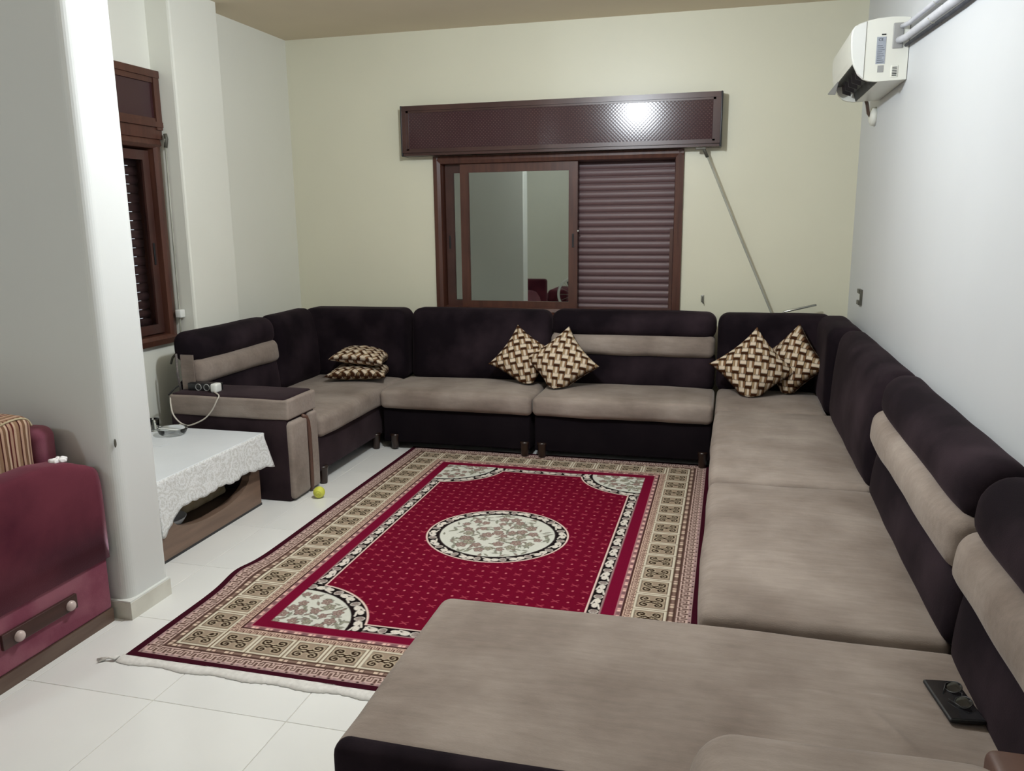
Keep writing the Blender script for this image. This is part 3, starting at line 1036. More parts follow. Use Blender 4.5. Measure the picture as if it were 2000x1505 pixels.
def upright(cx, cy, cz, yaw, lean, spin):
    """pillow plane standing up: local z faces the room, spun in its own plane"""
    return (Matrix.Translation((cx, cy, cz)) @ Matrix.Rotation(math.radians(yaw), 4, 'Z') @
            Matrix.Rotation(math.radians(90 - lean), 4, 'X') @ Matrix.Rotation(math.radians(spin), 4, 'Z'))


pillow('cream and brown woven pillow, rear left one of the pair amid the back sofa',
       upright(-1.385, 5.535, 0.612, 14, 24, 54), 1, 0.340, 0.085)
pillow('cream and brown woven pillow at the left end of the taupe back stripe',
       upright(-1.095, 5.465, 0.603, -4, 29, 41), 2, 0.365, 0.09)
pillow('tan woven pillow in the right sofa corner, front one of the two',
       upright(0.175, 5.44, 0.615, 0, 24, 41), 3, 0.375, 0.09)
pillow('narrow-looking woven pillow wedged deepest into the right sofa corner',
       upright(0.425, 5.52, 0.645, -38, 13, 45), 4, 0.345, 0.085)
pillow('woven pillow lying flat on the left corner seat, lower of two',
       Matrix.Translation((-2.60, 5.45, 0.487)) @ Matrix.Rotation(math.radians(12), 4, 'Z'), 5, 0.42, 0.062, 0.75)
pillow('woven pillow lying on top of another in the left sofa corner',
       Matrix.Translation((-2.59, 5.47, 0.606)) @ Matrix.Rotation(math.radians(8), 4, 'Z') @ Matrix.Rotation(math.radians(5), 4, 'Y'), 6, 0.38, 0.062, 0.85, -0.25)

# ------------------------------------------------------------------ rug
RU, RV = 1.027, 1.452
RC = (-1.085, 3.759)


def poly_dist(px, py, X, Y):
    d = np.full(X.shape, 9.0)
    for i in range(len(px) - 1):
        ax, ay, bx_, by_ = px[i], py[i], px[i + 1], py[i + 1]
        dx, dy = bx_ - ax, by_ - ay
        t = np.clip(((X - ax) * dx + (Y - ay) * dy) / (dx * dx + dy * dy + 1e-12), 0, 1)
        d = np.minimum(d, np.hypot(X - ax - t * dx, Y - ay - t * dy))
    return d


def spiral(cx, cy, r0, turns, a0, sgn, n=26):
    k = np.linspace(0, 1, n)
    a = a0 + sgn * k * turns * 2 * PI
    r = r0 * (1 - 0.86 * k)
    return cx + r * np.cos(a), cy + r * np.sin(a)


def tile_bitmap(N=56):
    t = (np.arange(N) + 0.5) / N - 0.5
    X, Y = np.meshgrid(t, t, indexing='ij')
    cream = np.array(S(212, 203, 184))
    inner = np.array(S(156, 138, 120))
    mid = np.array(S(142, 112, 98))
    dark = np.array(S(46, 30, 20))
    line = np.array(S(70, 48, 34))
    img = np.broadcast_to(cream, X.shape + (3,)).copy()
    m = np.maximum(np.abs(X), np.abs(Y))
    img[m > 0.475] = np.array(S(110, 86, 66))
    img[(m < 0.415) & (m > 0.388)] = line
    img[m <= 0.388] = inner
    img[(np.hypot(X, Y) < 0.13)] = mid
    d = np.full(X.shape, 9.0)
    for sx in (-1, 1):
        for sy in (-1, 1):
            px, py = spiral(sx * 0.195, sy * 0.185, 0.155, 1.3, math.atan2(-sy, -sx * 0.9), sx * sy)
            px = np.concatenate([[sx * 0.02], px])
            py = np.concatenate([[sy * 0.04], py])
            d = np.minimum(d, poly_dist(px, py, X, Y))
    lite = (d < 0.060) & (m <= 0.380)
    img[lite] = np.array(S(190, 174, 150))
    img[(d < 0.033)] = dark
    return img


def scroll_bitmap(N=60, Mh=36):
    t = (np.arange(N) + 0.5) / N
    q = ((np.arange(Mh) + 0.5) / Mh - 0.5) * 0.6
    X, Y = np.meshgrid(t, q, indexing='ij')
    black = np.array(S(24, 16, 18))
    white = np.array(S(214, 206, 196))
    grey = np.array(S(128, 112, 108))
    img = np.broadcast_to(black, X.shape + (3,)).copy()
    d = np.full(X.shape, 9.0)
    for cx, sg in ((0.22, 1), (0.52, -1)):
        px, py = spiral(cx, 0.02 * sg, 0.155, 1.5, -PI / 2 * sg, sg)
        px = np.concatenate([[cx - 0.18], px])
        py = np.concatenate([[-0.2 * sg], py])
        d = np.minimum(d, poly_dist(px, py, X, Y))
    img[d < 0.042] = white
    e = np.hypot((X - 0.84) / 0.12, Y / 0.19)
    img[e < 1.0] = grey
    img[(e < 1.0) & (np.sin(X * 90) * np.sin(Y * 80) > 0.3)] = white * 0.7
    img[(e > 0.95) & (e < 1.12)] = white
    return img


def key_bitmap():
    rows = ["1111110011111100",
            "1000010010000100",
            "1011010010110100",
            "1001010010010100",
            "1101011110110111",
            "0100000000100000",
            "0111111111111111",
            "0000000000000000"]
    return np.array([[int(c) for c in r] for r in rows])


def make_rug():
    SS = 2
    st_ = 0.003
    W = int(2 * RU / st_)
    Hn = int(2 * RV / st_)
    u = (np.arange(W * SS) + 0.5) / (W * SS) * 2 * RU - RU
    v = (np.arange(Hn * SS) + 0.5) / (Hn * SS) * 2 * RV - RV
    U, V = np.meshgrid(u, v, indexing='ij')
    ax = RU - np.abs(U)
    ay = (RV - np.abs(V)) / 0.93
    d = np.minimum(ax, ay)
    side = ax < ay
    s = np.where(side, V, U)
    img = np.zeros(U.shape + (3,))
    C = lambda *c: np.array(S(*c))
    maroon = C(58, 14, 28)
    pink = C(176, 146, 142)
    creamk = C(206, 184, 172)
    brownk = C(112, 84, 76)
    dk = C(44, 24, 22)
    img[:] = maroon
    # dotted guard stripe
    m = (d >= 0.033) & (d < 0.047)
    img[m] = pink
    k = m & (np.floor(s / 0.011) % 5 == 0) & (d > 0.036) & (d < 0.044)
    img[k] = dk
    k = m & (np.floor(s / 0.011) % 5 == 2) & (d > 0.036) & (d < 0.044)
    img[k] = C(142, 120, 124)
    key = key_bitmap()

    def keyband(d0, d1, per, bgc, fgc):
        m = (d >= d0) & (d < d1)
        r = np.clip(((d - d0) / (d1 - d0) * 8).astype(int), 0, 7)
        c = (np.floor((s % per) / per * 16).astype(int)) % 16
        kk = key[r, c] == 1
        img[m] = bgc
        img[m & kk] = fgc
    keyband(0.047, 0.100, 0.085, brownk * 0.75, C(204, 178, 168))
    m = (d >= 0.100) & (d < 0.128)
    img[m] = C(104, 80, 70)
    ph = (s % 0.075) / 0.075
    img[m & (ph < 0.22) & (d > 0.106) & (d < 0.121)] = C(214, 192, 172)
    img[m & (ph > 0.30) & (ph < 0.48) & (d > 0.106) & (d < 0.121)] = C(206, 180, 164)
    img[m & (ph > 0.52) & (ph < 0.96) & (d > 0.108) & (d < 0.119)] = C(132, 108, 98)
    img[m & ((d < 0.104) | (d > 0.124))] = dk
    # square medallion tiles
    tb = tile_bitmap()
    N = tb.shape[0]
    m = (d >= 0.128) & (d < 0.272)
    acr = np.clip(((d - 0.128) / 0.144 * N).astype(int), 0, N - 1)
    pu = (U + 0.829) / 0.15073 + 0.5
    pv = (V + 1.276) / 0.14178 + 0.5
    al = np.where(side, pv - np.floor(pv), pu - np.floor(pu))
    al = np.clip((al * N).astype(int), 0, N - 1)
    ix = np.where(side, acr, al)
    iy = np.where(side, al, acr)
    t = tb[ix, iy]
    img[m] = t[m]
    # inner key and dashes
    keyband(0.272, 0.308, 0.06, C(96, 62, 56), C(214, 186, 168))
    m = (d >= 0.308) & (d < 0.337)
    img[m] = C(150, 112, 112)
    ph = (s % 0.062) / 0.062
    img[m & (d < 0.313)] = dk
    img[m & (ph < 0.22) & (d > 0.315) & (d < 0.329)] = C(226, 190, 176)
    img[m & (ph > 0.28) & (ph < 0.46) & (d > 0.315) & (d < 0.329)] = C(220, 176, 166)
    img[m & (ph > 0.54) & (ph < 0.92) & (d > 0.315) & (d < 0.329)] = C(128, 92, 94)
    img[m & (d > 0.333)] = C(176, 110, 120)
    # red band
    red_b = C(112, 12, 44)
    field = C(105, 8, 36)
    m = (d >= 0.337) & (d < 0.392)
    img[m] = red_b
    inside = d >= 0.392
    iu = RU - 0.392 - np.abs(U)
    iv = RV - 0.392 * 0.93 - np.abs(V)
    e = np.hypot(iu / 0.324, iv / 0.293)
    img[inside] = field
    # sprigs and dots
    c = 0.0545
    gi = np.round(U / c)
    gj = np.round(V / c)
    lu = U - gi * c
    lv = V - gj * c
    par = ((gi + gj) % 2) == 0
    dots = inside & (~par) & (np.hypot(lu, lv) < 0.0052)
    d1 = np.minimum(np.abs(lu * 0.5 - lv * 0.85), np.abs(lu * 0.6 + lv * 0.8))
    cr_ = inside & par & (d1 < 0.0022) & (np.hypot(lu, lv) < 0.019)
    img[cr_] = C(164, 66, 82)
    img[dots] = C(200, 112, 120)
    # scroll borders
    sbm = scroll_bitmap()
    NS, MS = sbm.shape[:2]

    def put_scroll(mask, along, across, per):
        a = np.clip(((along % per) / per * NS).astype(int), 0, NS - 1)
        b = np.clip((across * MS).astype(int), 0, MS - 1)
        img[mask] = sbm[a, b][mask]
    mn = np.minimum(iu, iv)
    line_c = C(222, 196, 186)
    m = inside & (mn < 0.062)
    alo = np.where(iu < iv, V, U)
    put_scroll(m, alo + 10, np.clip(mn / 0.058, 0, 0.999), 0.135)
    img[inside & (mn < 0.007)] = C(150, 120, 120)
    img[inside & (mn >= 0.057) & (mn < 0.064)] = line_c
    # corner fans
    wv = (e - 1) * 0.30
    m = inside & (wv < 0.062)
    ang = np.arctan2(iv / 0.293, iu / 0.324) * 0.33
    put_scroll(m, ang + 10, np.clip(wv / 0.058, 0, 0.999), 0.135)
    img[inside & (wv >= 0.055) & (wv < 0.063) & (mn > 0.056)] = line_c
    cream_c = C(204, 204, 194)
    fan = inside & (e < 1.0)
    img[fan] = cream_c
    img[inside & (e > 0.985) & (e < 1.0)] = C(40, 30, 30)
    # central medallion
    em = np.hypot(U / 0.300, V / 0.284)
    wm = (em - 1) * 0.30
    m = (wm < 0.062)
    put_scroll(m, np.arctan2(V, U) * 0.33 + 10, np.clip(wm / 0.058, 0, 0.999), 0.130)
    img[(wm >= 0.055) & (wm < 0.063)] = line_c
    med = em < 1.0
    img[med] = cream_c
    img[(em > 0.975) & (em < 1.0)] = C(46, 36, 36)
    # flowers and leaves
    du = u[1] - u[0]
    dv = v[1] - v[0]

    def stamp(cx, cy, r, fn):
        i0, i1 = int((cx - r + RU) / du), int((cx + r + RU) / du) + 1
        j0, j1 = int((cy - r + RV) / dv), int((cy + r + RV) / dv) + 1
        i0, j0 = max(i0, 0), max(j0, 0)
        sl_ = (slice(i0, i1), slice(j0, j1))
        fn(img[sl_], U[sl_] - cx, V[sl_] - cy, fan[sl_] | med[sl_])
    gpink = C(150, 128, 120)
    gdark = C(104, 84, 80)
    ggreen = C(150, 150, 132)
    ggd = C(108, 108, 98)

    def flower(r, rot, c1, c2):
        def fn(im, x, y, ok):
            rr = np.hypot(x, y)
            a = np.arctan2(y, x) + rot
            pr = r * (0.68 + 0.32 * np.abs(np.cos(2.5 * a)))
            im[ok & (rr < pr)] = c1
            im[ok & (rr < pr) & (rr > pr * 0.86)] = c2
            im[ok & (rr < pr * 0.85) & (np.abs(np.sin(2.5 * a)) > 0.96)] = c2
            im[ok & (rr < r * 0.24)] = c2
            im[ok & (rr < r * 0.14)] = C(190, 178, 160)
        return fn

    def leaf(r, rot, c1, c2):
        def fn(im, x, y, ok):
            p = x * math.cos(rot) + y * math.sin(rot)
            q = -x * math.sin(rot) + y * math.cos(rot)
            e_ = (p / r) ** 2 + (q / (r * 0.36 * (1.0 - 0.3 * p / r))) ** 2
            im[ok & (e_ < 1)] = c1
            im[ok & (e_ < 1) & (e_ > 0.62)] = c2
            im[ok & (np.abs(q) < 0.0013) & (p < r) & (p > -r * 1.6)] = c2
        return fn

    def bouquet(cx, cy, R, nf, nl, rmin=0):
        pts_ = []
        for _ in range(nl):
            a = RNG.uniform(0, 2 * PI)
            q = R * math.sqrt(RNG.uniform(rmin, 1))
            stamp(cx + q * math.cos(a), cy + q * math.sin(a), 0.04, leaf(RNG.uniform(0.014, 0.024), RNG.uniform(0, 6.28), ggreen if RNG.random() < 0.7 else gpink, ggd))
        tries = 0
        while len(pts_) < nf and tries < 400:
            tries += 1
            a = RNG.uniform(0, 2 * PI)
            q = R * 0.82 * math.sqrt(RNG.uniform(0, 1))
            p = (cx + q * math.cos(a), cy + q * math.sin(a))
            if any(math.hypot(p[0] - o[0], p[1] - o[1]) < 0.047 for o in pts_):
                continue
            pts_.append(p)
            stamp(p[0], p[1], 0.04, flower(RNG.uniform(0.022, 0.034), RNG.uniform(0, 6.28), gpink if RNG.random() < 0.75 else ggreen, gdark))
    bouquet(0, 0, 0.275, 34, 190)
    for sx in (-1, 1):
        for sy in (-1, 1):
            ex_, ey_ = sx * (RU - 0.392), sy * (RV - 0.392 * 0.93)

            def spot(mx):
                while True:
                    p, q = RNG.uniform(0.01, 1), RNG.uniform(0.01, 1)
                    if math.hypot(p, q) < mx:
                        return ex_ - sx * p * 0.324, ey_ - sy * q * 0.293
            for _ in range(46):
                x_, y_ = spot(0.93)
                stamp(x_, y_, 0.04, leaf(RNG.uniform(0.014, 0.024), RNG.uniform(0, 6.28), ggreen if RNG.random() < 0.7 else gpink, ggd))
            got = []
            for _ in range(300):
                x_, y_ = spot(0.86)
                if all(math.hypot(x_ - g[0], y_ - g[1]) > 0.05 for g in got):
                    got.append((x_, y_))
                    stamp(x_, y_, 0.04, flower(RNG.uniform(0.020, 0.030), RNG.uniform(0, 6.28), gpink if RNG.random() < 0.75 else ggreen, gdark))
                if len(got) >= 16:
                    break
    # wool grain
    img *= (1 + RNG.normal(0, 0.05, U.shape))[..., None]
    img = img.reshape(W, SS, Hn, SS, 3).mean((1, 3))
    img = np.clip(img, 0, 1)
    # mesh
    uu = np.linspace(-RU, RU, W)
    vv = np.linspace(-RV, RV, Hn)
    A, B = np.meshgrid(uu, vv, indexing='ij')
    Z = 0.009 + 0.0012 * np.sin(A * 6 + 1) * np.sin(B * 4)
    Z += 0.014 * np.exp(-((A + 1.0) / 0.07) ** 2 - ((B + 0.72) / 0.10) ** 2)
    A2 = A - 0.018 * np.exp(-((A + 1.0) / 0.10) ** 2 - ((B + 0.72) / 0.16) ** 2)
    co = np.stack([A2, B, Z], -1).reshape(-1, 3).astype(np.float32)
    idx = np.arange(W * Hn).reshape(W, Hn)
    q = np.stack([idx[:-1, :-1], idx[1:, :-1], idx[1:, 1:], idx[:-1, 1:]], -1).reshape(-1, 4).astype(np.int32)
    me = bpy.data.meshes.new('rug')
    me.vertices.add(len(co))
    me.vertices.foreach_set('co', co.ravel())
    me.loops.add(q.size)
    me.loops.foreach_set('vertex_index', q.ravel())
    me.polygons.add(len(q))
    me.polygons.foreach_set('loop_start', np.arange(0, q.size, 4, dtype=np.int32))
    me.update(calc_edges=True)
    at = me.color_attributes.new('weave', 'FLOAT_COLOR', 'POINT')
    cc = np.concatenate([img.reshape(-1, 3), np.ones((W * Hn, 1))], 1).astype(np.float32)
    at.data.foreach_set('color', cc.ravel())
    me.materials.append(M_rug)
    return me


rg = empty('rug', (RC[0], RC[1], 0))
tag(rg, 'dark red oriental rug with cream round medallion and beige key-pattern border', 'rug')
po = bpy.data.objects.new('pile', make_rug())
col.objects.link(po)
po.parent = rg
MB().box(-RU + 0.004, RU - 0.004, -RV + 0.004, RV - 0.004, 0.001, 0.0065).build('backing', M_backing, rg, local=True)
# cotton fringe along the near edge
fv, ff = [], []
nf = 260
for i in range(nf + 1):
    x = -RU - 0.012 + (2 * RU + 0.012) * i / nf
    dz = 0.004 * math.sin(i * 0.7) * random.random()
    y1 = -RV - 0.040 - 0.006 * math.sin(i * 0.21) - 0.006 * random.random()
    fv += [(x, -RV + 0.003, 0.009), (x, (-RV + y1) / 2, 0.007 + dz * 0.5), (x + 0.002, y1, 0.004), (x + 0.002, y1, 0.001)]
for i in range(nf):
    for k in range(3):
        a = i * 4 + k
        ff.append((a, a + 1, a + 5, a + 4))
MB().add(fv, ff).build('fringe', M_fringe, rg, smooth=True, local=True)['kind'] = 'stuff'
tf = MB()
for k in range(9):
    a = math.radians(200 + (k - 4) * 5)
    l_ = 0.055 + 0.02 * random.random()
    x0, y0 = -RU - 0.012, -RV - 0.026 + (k - 4) * 0.003
    tf.tube([(x0, y0, 0.010), (x0 + l_ * 0.5 * math.cos(a), y0 + l_ * 0.5 * math.sin(a), 0.012), (x0 + l_ * math.cos(a), y0 + l_ * math.sin(a), 0.005)], 0.0035, 5)
tf.build('corner_tassel', M_fringe, rg, smooth=True, local=True)['kind'] = 'stuff'

# ------------------------------------------------------------------ coffee table, cloth and what lies on it
tb_ = empty('coffee_table', (-2.85, 3.48, 0))
tag(tb_, 'low brown wooden coffee table with a scooped side board, under a white lace cloth', 'table')


def side_board(x0, x1, name='side_board'):
    pts = [(3.04, 0.012), (3.90, 0.012), (3.90, 0.40), (3.885, 0.40), (3.87, 0.30), (3.81, 0.205)]
    for i in range(15):
        a = PI * i / 14
        pts.append((3.47 + 0.33 * math.cos(a), 0.205 - 0.105 * math.sin(a) ** 0.9))
    pts += [(3.10, 0.205), (3.075, 0.30), (3.06, 0.40), (3.04, 0.40)]
    return MB().prism(pts, 'x', x0, x1).build(name, M_wood_t, tb_)


side_board(-2.565, -2.52)
side_board(-3.20, -3.155)
MB().box(-2.566, -2.5195, 3.035, 3.905, 0.0, 0.013).build('foot_strip', M_black, tb_)
MB().box(-3.20, -3.155, 3.035, 3.905, 0.0, 0.013).build('foot_strip', M_black, tb_)
MB().box(-2.567, -2.521, 3.036, 3.04, 0.013, 0.40).build('edge_strip', M_wood_e, tb_)
MB().box(-3.20, -2.52, 3.03, 3.91, 0.392, 0.412).build('table_top', M_wood_t, tb_)
MB().box(-3.155, -2.565, 3.05, 3.89, 0.070, 0.088).build('shelf', M_wood_e, tb_)

tc_ = empty('tablecloth', (-2.85, 3.48, 0.413))
tag(tc_, 'white lace tablecloth with scalloped hem hanging over the low table', 'tablecloth')
MB().rbox(-3.215, -2.495, 3.02, 3.93, 0.4125, 0.4185, r=0.0029, n=(8, 8, 1), k=2).build('top_sheet', M_sheet, tc_)
# skirt: one continuous draped strip
per = []
X0, X1, Y0, Y1 = -3.215, -2.492, 3.018, 3.932


def edge_pts():
    out = []
    n1, n2 = 60, 74
    for i in range(n1):
        t = i / n1
        out.append((X0 + (X1 - X0) * t, Y0, 0, -1, t, 'f'))
    for i in range(n2):
        t = i / n2
        out.append((X1, Y0 + (Y1 - Y0) * t, 1, 0, t, 'r'))
    for i in range(n1):
        t = i / n1
        out.append((X1 - (X1 - X0) * t, Y1, 0, 1, t, 'b'))
    for i in range(n2):
        t = i / n2
        out.append((X0, Y1 - (Y1 - Y0) * t, -1, 0, t, 'l'))
    return out


ep = edge_pts()
nr = 12
sv, sf_ = [], []
for i, (x, y, nx_, ny_, t, sd) in enumerate(ep):
    ec = min(t, 1 - t)
    corner = math.exp(-(ec / 0.06) ** 2)
    drop = 0.155 + 0.006 * math.sin(t * 23) + 0.008 * abs(math.sin(t * 40)) + (0.075 * math.exp(-(t / 0.10) ** 2) if sd == 'r' else 0) \
        + (0.065 * math.exp(-((1 - t) / 0.12) ** 2) if sd == 'f' else 0) + (0.018 * t if sd == 'r' else 0) + (0.02 * corner)
    if sd in 'lb':
        drop = 0.12 if sd == 'b' else 0.19
    # corner normals blend outward
    ox, oy = nx_, ny_
    if ec < 0.06 and sd in 'rf':
        if (sd == 'r' and t < 0.5) or (sd == 'f' and t > 0.5):
            ox, oy = (0.75, -0.66)
        elif sd == 'r':
            ox, oy = (0.9, 0.25)
    for k in range(nr + 1):
        q = k / nr
        flare = 0.030 * q * (0.5 + 0.5 * math.sin(t * 30 + 1.5)) * (0.35 if ec > 0.06 else 1.0) + 0.016 * q + 0.035 * q * corner * (1 if sd == 'r' and t > 0.5 else 0.35)
        if sd == 'b':
            flare = 0.0
        sv.append((x + ox * flare, y + oy * flare, 0.4165 - drop * q))
ne = len(ep)
for i in range(ne):
    j = (i + 1) % ne
    for k in range(nr):
        a, b = i * (nr + 1) + k, j * (nr + 1) + k
        sf_.append((a, a + 1, b + 1, b))
so = MB().add(sv, sf_).build('skirt', M_lace, tc_, smooth=True)
sm = so.modifiers.new('cloth_thickness', 'SOLIDIFY')
sm.thickness = 0.002

at_ = empty('ashtray', (-2.97, 3.78, 0.4187))
tag(at_, 'clear glass ashtray on the white tablecloth', 'ashtray')
MB().lathe([(0.0, 0.0), (0.055, 0.0), (0.072, 0.012), (0.082, 0.036), (0.080, 0.040), (0.070, 0.038), (0.058, 0.014), (0.0, 0.011)], (-2.97, 3.78, 0.4187), 20, cap=False).build('bowl', M_glass, at_, smooth=True)
MB().tube([(-3.03, 3.74, 0.4605), (-2.985, 3.765, 0.452), (-2.94, 3.80, 0.440)], 0.004, 6).build('stub', M_white, at_, smooth=True)
MB().rbox(-3.00, -2.95, 3.76, 3.80, 0.430, 0.440, r=0.004, n=(2, 2, 1), k=2).build('ash', M_ac_g, at_, smooth=True)
gl = empty('drinking_glass', (-3.13, 3.83, 0.4187))
tag(gl, 'small clear drinking glass at the far edge of the lace-covered table', 'glass')
MB().lathe([(0.0, 0.0), (0.026, 0.0), (0.032, 0.07), (0.030, 0.07), (0.024, 0.006), (0.0, 0.006)], (-3.13, 3.83, 0.4187), 20, cap=False).build('body', M_glass, gl, smooth=True)
pb = MB().rbox(-2.93, -2.87, 3.55, 3.62, 0.4188, 0.4205, r=0.0008, n=(1, 1, 1), k=1)
ptag = pb.build('paper_scrap', M_sheet)
tag(ptag, 'flat white paper scrap lying on the table sheet', 'paper')

fc = MB().rbox(-2.96, -2.66, 3.42, 3.80, 0.0885, 0.185, r=0.04, n=(8, 10, 3), k=4, fn=puff_fn(0.02, 0, 0.018, 77, 9.0))
tag(fc.build('folded_blanket', M_cloth, smooth=True), 'crumpled beige cloth on the shelf inside the coffee table', 'cloth')
ds = MB().lathe([(0.0, 0.0), (0.05, 0.0), (0.085, 0.02), (0.105, 0.052), (0.100, 0.052), (0.08, 0.026), (0.0, 0.008)], (-2.675, 3.28, 0.0885), 28, cap=False)
tag(ds.build('dish', M_dish, smooth=True), 'white dish on the shelf inside the coffee table', 'dish')

# ------------------------------------------------------------------ power strip on the sofa arm
ps = empty('power_strip', (-2.96, 4.09, 0.606))
tag(ps, 'black power strip with a white plug lying on the left sofa arm', 'power strip')
psb = MB().rbox(-3.06, -2.86, 4.06, 4.125, 0.608, 0.655, r=0.008, n=(6, 3, 2), k=3).build('body', M_black, ps, smooth=True)
for k in range(2):
    cx = -2.985 + 0.055 * k
    MB().tube([(cx + 0.019 * math.cos(a), 4.0595, 0.632 + 0.019 * math.sin(a)) for a in np.linspace(0, 2 * PI, 17)[:-1]], 0.0025, 5, closed=True).build('socket_rim', M_ac_g, psb, smooth=True)
pl = MB().rbox(-2.885, -2.842, 4.025, 4.085, 0.608, 0.662, r=0.012, n=(2, 2, 2), k=3).build('plug', M_white, ps, smooth=True)
pc = [(-2.86, 4.03, 0.615), (-2.82, 4.0, 0.612), (-2.79, 3.972, 0.606), (-2.795, 3.957, 0.585), (-2.83, 3.953, 0.525), (-2.88, 3.951, 0.475), (-2.95, 3.948, 0.440), (-3.0, 3.946, 0.428), (-3.05, 3.948, 0.445), (-3.09, 3.95, 0.49), (-3.105, 3.957, 0.55), (-3.12, 3.98, 0.585)]


def smooth_path(p, n=5):
    out = []
    P = [Vector(q) for q in p]
    for i in range(len(P) - 1):
        p0, p1, p2, p3 = P[max(i - 1, 0)], P[i], P[i + 1], P[min(i + 2, len(P) - 1)]
        for k in range(n):
            t = k / n
            out.append(0.5 * ((2 * p1) + (p2 - p0) * t + (2 * p0 - 5 * p1 + 4 * p2 - p3) * t * t + (3 * p1 - p0 - 3 * p2 + p3) * t ** 3))
    out.append(P[-1])
    return out


MB().tube(smooth_path(pc), 0.0042, 8).build('plug_cord', M_cord, ps, smooth=True)
MB().tube(smooth_path([(-3.06, 4.10, 0.63), (-3.09, 4.11, 0.628), (-3.11, 4.12, 0.64), (-3.125, 4.11, 0.635), (-3.15, 4.08, 0.62), (-3.18, 4.04, 0.58)]), 0.004, 8).build('strip_cord', M_rubber, ps, smooth=True)

# ------------------------------------------------------------------ ball
bl = empty('toy_ball', (-2.255, 4.085, 0))
tag(bl, 'small yellow ball on the white floor by the sofa arm', 'ball')
nb = []
R_ = 0.034
MB().lathe([(R_ * math.sin(PI * i / 16), R_ - R_ * math.cos(PI * i / 16)) for i in range(17)], (-2.255, 4.085, 0), 28, cap=False).build('ball_body', M_ball, bl, smooth=True)
ring = []
c_ = Vector((-2.255, 4.085, R_))
for i in range(40):
    a = 2 * PI * i / 40
    dvec = Vector((0.42 * math.cos(a) + 0.35, -0.85 + 0.05 * math.cos(2 * a), 0.42 * math.sin(a) * 1.1)).normalized()
    ring.append(c_ + dvec * R_)
MB().tube(ring, 0.0016, 5, closed=True).build('moulded_ring', M_ball2, bl, smooth=True)
tri = [c_ + Vector(p).normalized() * R_ for p in ((0.35, -0.9, 0.22), (0.18, -0.95, -0.12), (0.52, -0.82, -0.12))]
MB().tube([p for k in range(3) for p in (tri[k], (c_ + ((tri[k] + tri[(k + 1) % 3]) / 2 - c_).normalized() * R_))], 0.0014, 5, closed=True).build('moulded_triangle', M_ball2, bl, smooth=True)

# ------------------------------------------------------------------ phone and spectacles
ph_ = empty('mobile_phone', (0.553, 1.938, 0.4465), math.radians(8))
tag(ph_, 'black mobile phone lying on the chaise seat by the dark backrest', 'phone')
ZS = 0.0045
MB().rbox(-0.040, 0.040, -0.084, 0.084, ZS, ZS + 0.0105, r=0.005, n=(4, 8, 1), k=3).build('case', M_rubber, ph_, smooth=True, local=True)
MB().rbox(-0.036, 0.036, -0.080, 0.080, ZS + 0.0096, ZS + 0.0112, r=0.0007, n=(2, 2, 1), k=1).build('screen', M_lens, ph_, local=True)
sp = empty('spectacles', (0.566, 1.948, 0.4622), math.radians(6))
tag(sp, 'pair of dark-rimmed spectacles lying on the black phone', 'spectacles')
for k, yy in enumerate((-0.030, 0.034)):
    rim = [(0.017 * math.cos(a), yy + 0.023 * math.sin(a), 0.006 + 0.006 * math.cos(a)) for a in np.linspace(0, 2 * PI, 25)[:-1]]
    ro = MB().tube(rim, 0.0013, 6, closed=True).build('rim', M_black, sp, smooth=True, local=True)
    m_ = MB()
    m_.add([(0, yy, 0.0085)] + rim, [(0, i + 1, (i + 1) % 24 + 1) for i in range(24)])
    m_.build('lens', M_glass, sp, smooth=True, local=True)
MB().tube([(0.004, -0.007, 0.008), (0.008, 0.002, 0.010), (0.004, 0.011, 0.008)], 0.0013, 6).build('bridge', M_black, sp, smooth=True, local=True)
for yy in (-0.052, 0.056):
    MB().tube([(0.004, yy, 0.006), (-0.012, yy * 0.9, 0.004), (-0.028, yy * 0.3, 0.004)], 0.0013, 6).build('temple', M_black, sp, smooth=True, local=True)

# ------------------------------------------------------------------ air conditioner
ac = empty('air_conditioner', (0.80, 4.94, 2.22))
tag(ac, 'cream split air conditioner high on the right wall', 'air conditioner')
acp = [(0.797, 2.228), (0.797, 2.512), (0.766, 2.516), (0.711, 2.519), (0.65, 2.516), (0.605, 2.508), (0.572, 2.499), (0.548, 2.486), (0.537, 2.47),
       (0.533, 2.445), (0.535, 2.39), (0.541, 2.341), (0.552, 2.305), (0.574, 2.262), (0.599, 2.238), (0.625, 2.228), (0.66, 2.224)]
AY0, AY1 = 4.55, 5.33
rec = [(0.797, 2.228), (0.797, 2.512), (0.766, 2.516), (0.711, 2.519), (0.65, 2.516), (0.605, 2.508), (0.572, 2.499), (0.548, 2.486), (0.537, 2.47),
       (0.533, 2.445), (0.535, 2.39), (0.541, 2.341), (0.549, 2.312), (0.60, 2.318), (0.66, 2.275), (0.672, 2.224)]
MB().prism(rec, 'y', AY0 + 0.018, AY1 - 0.03).build('body', M_ac, ac)
MB().prism(acp, 'y', AY1 - 0.03, AY1).build('end_cover', M_ac, ac)
ec_ = [(0.797, 2.228), (0.797, 2.512), (0.766, 2.516), (0.711, 2.519), (0.65, 2.516), (0.602, 2.507), (0.602, 2.237), (0.625, 2.228), (0.66, 2.224)]
MB().prism(ec_, 'y', AY0, AY0 + 0.02).build('end_cover', M_ac, ac)
fp = [(0.600, 2.238), (0.600, 2.507), (0.572, 2.499), (0.548, 2.486), (0.537, 2.47), (0.533, 2.445), (0.535, 2.39), (0.541, 2.341), (0.552, 2.305), (0.574, 2.262)]
cx_, cz_ = 0.585, 2.37
v_, f_ = [], []
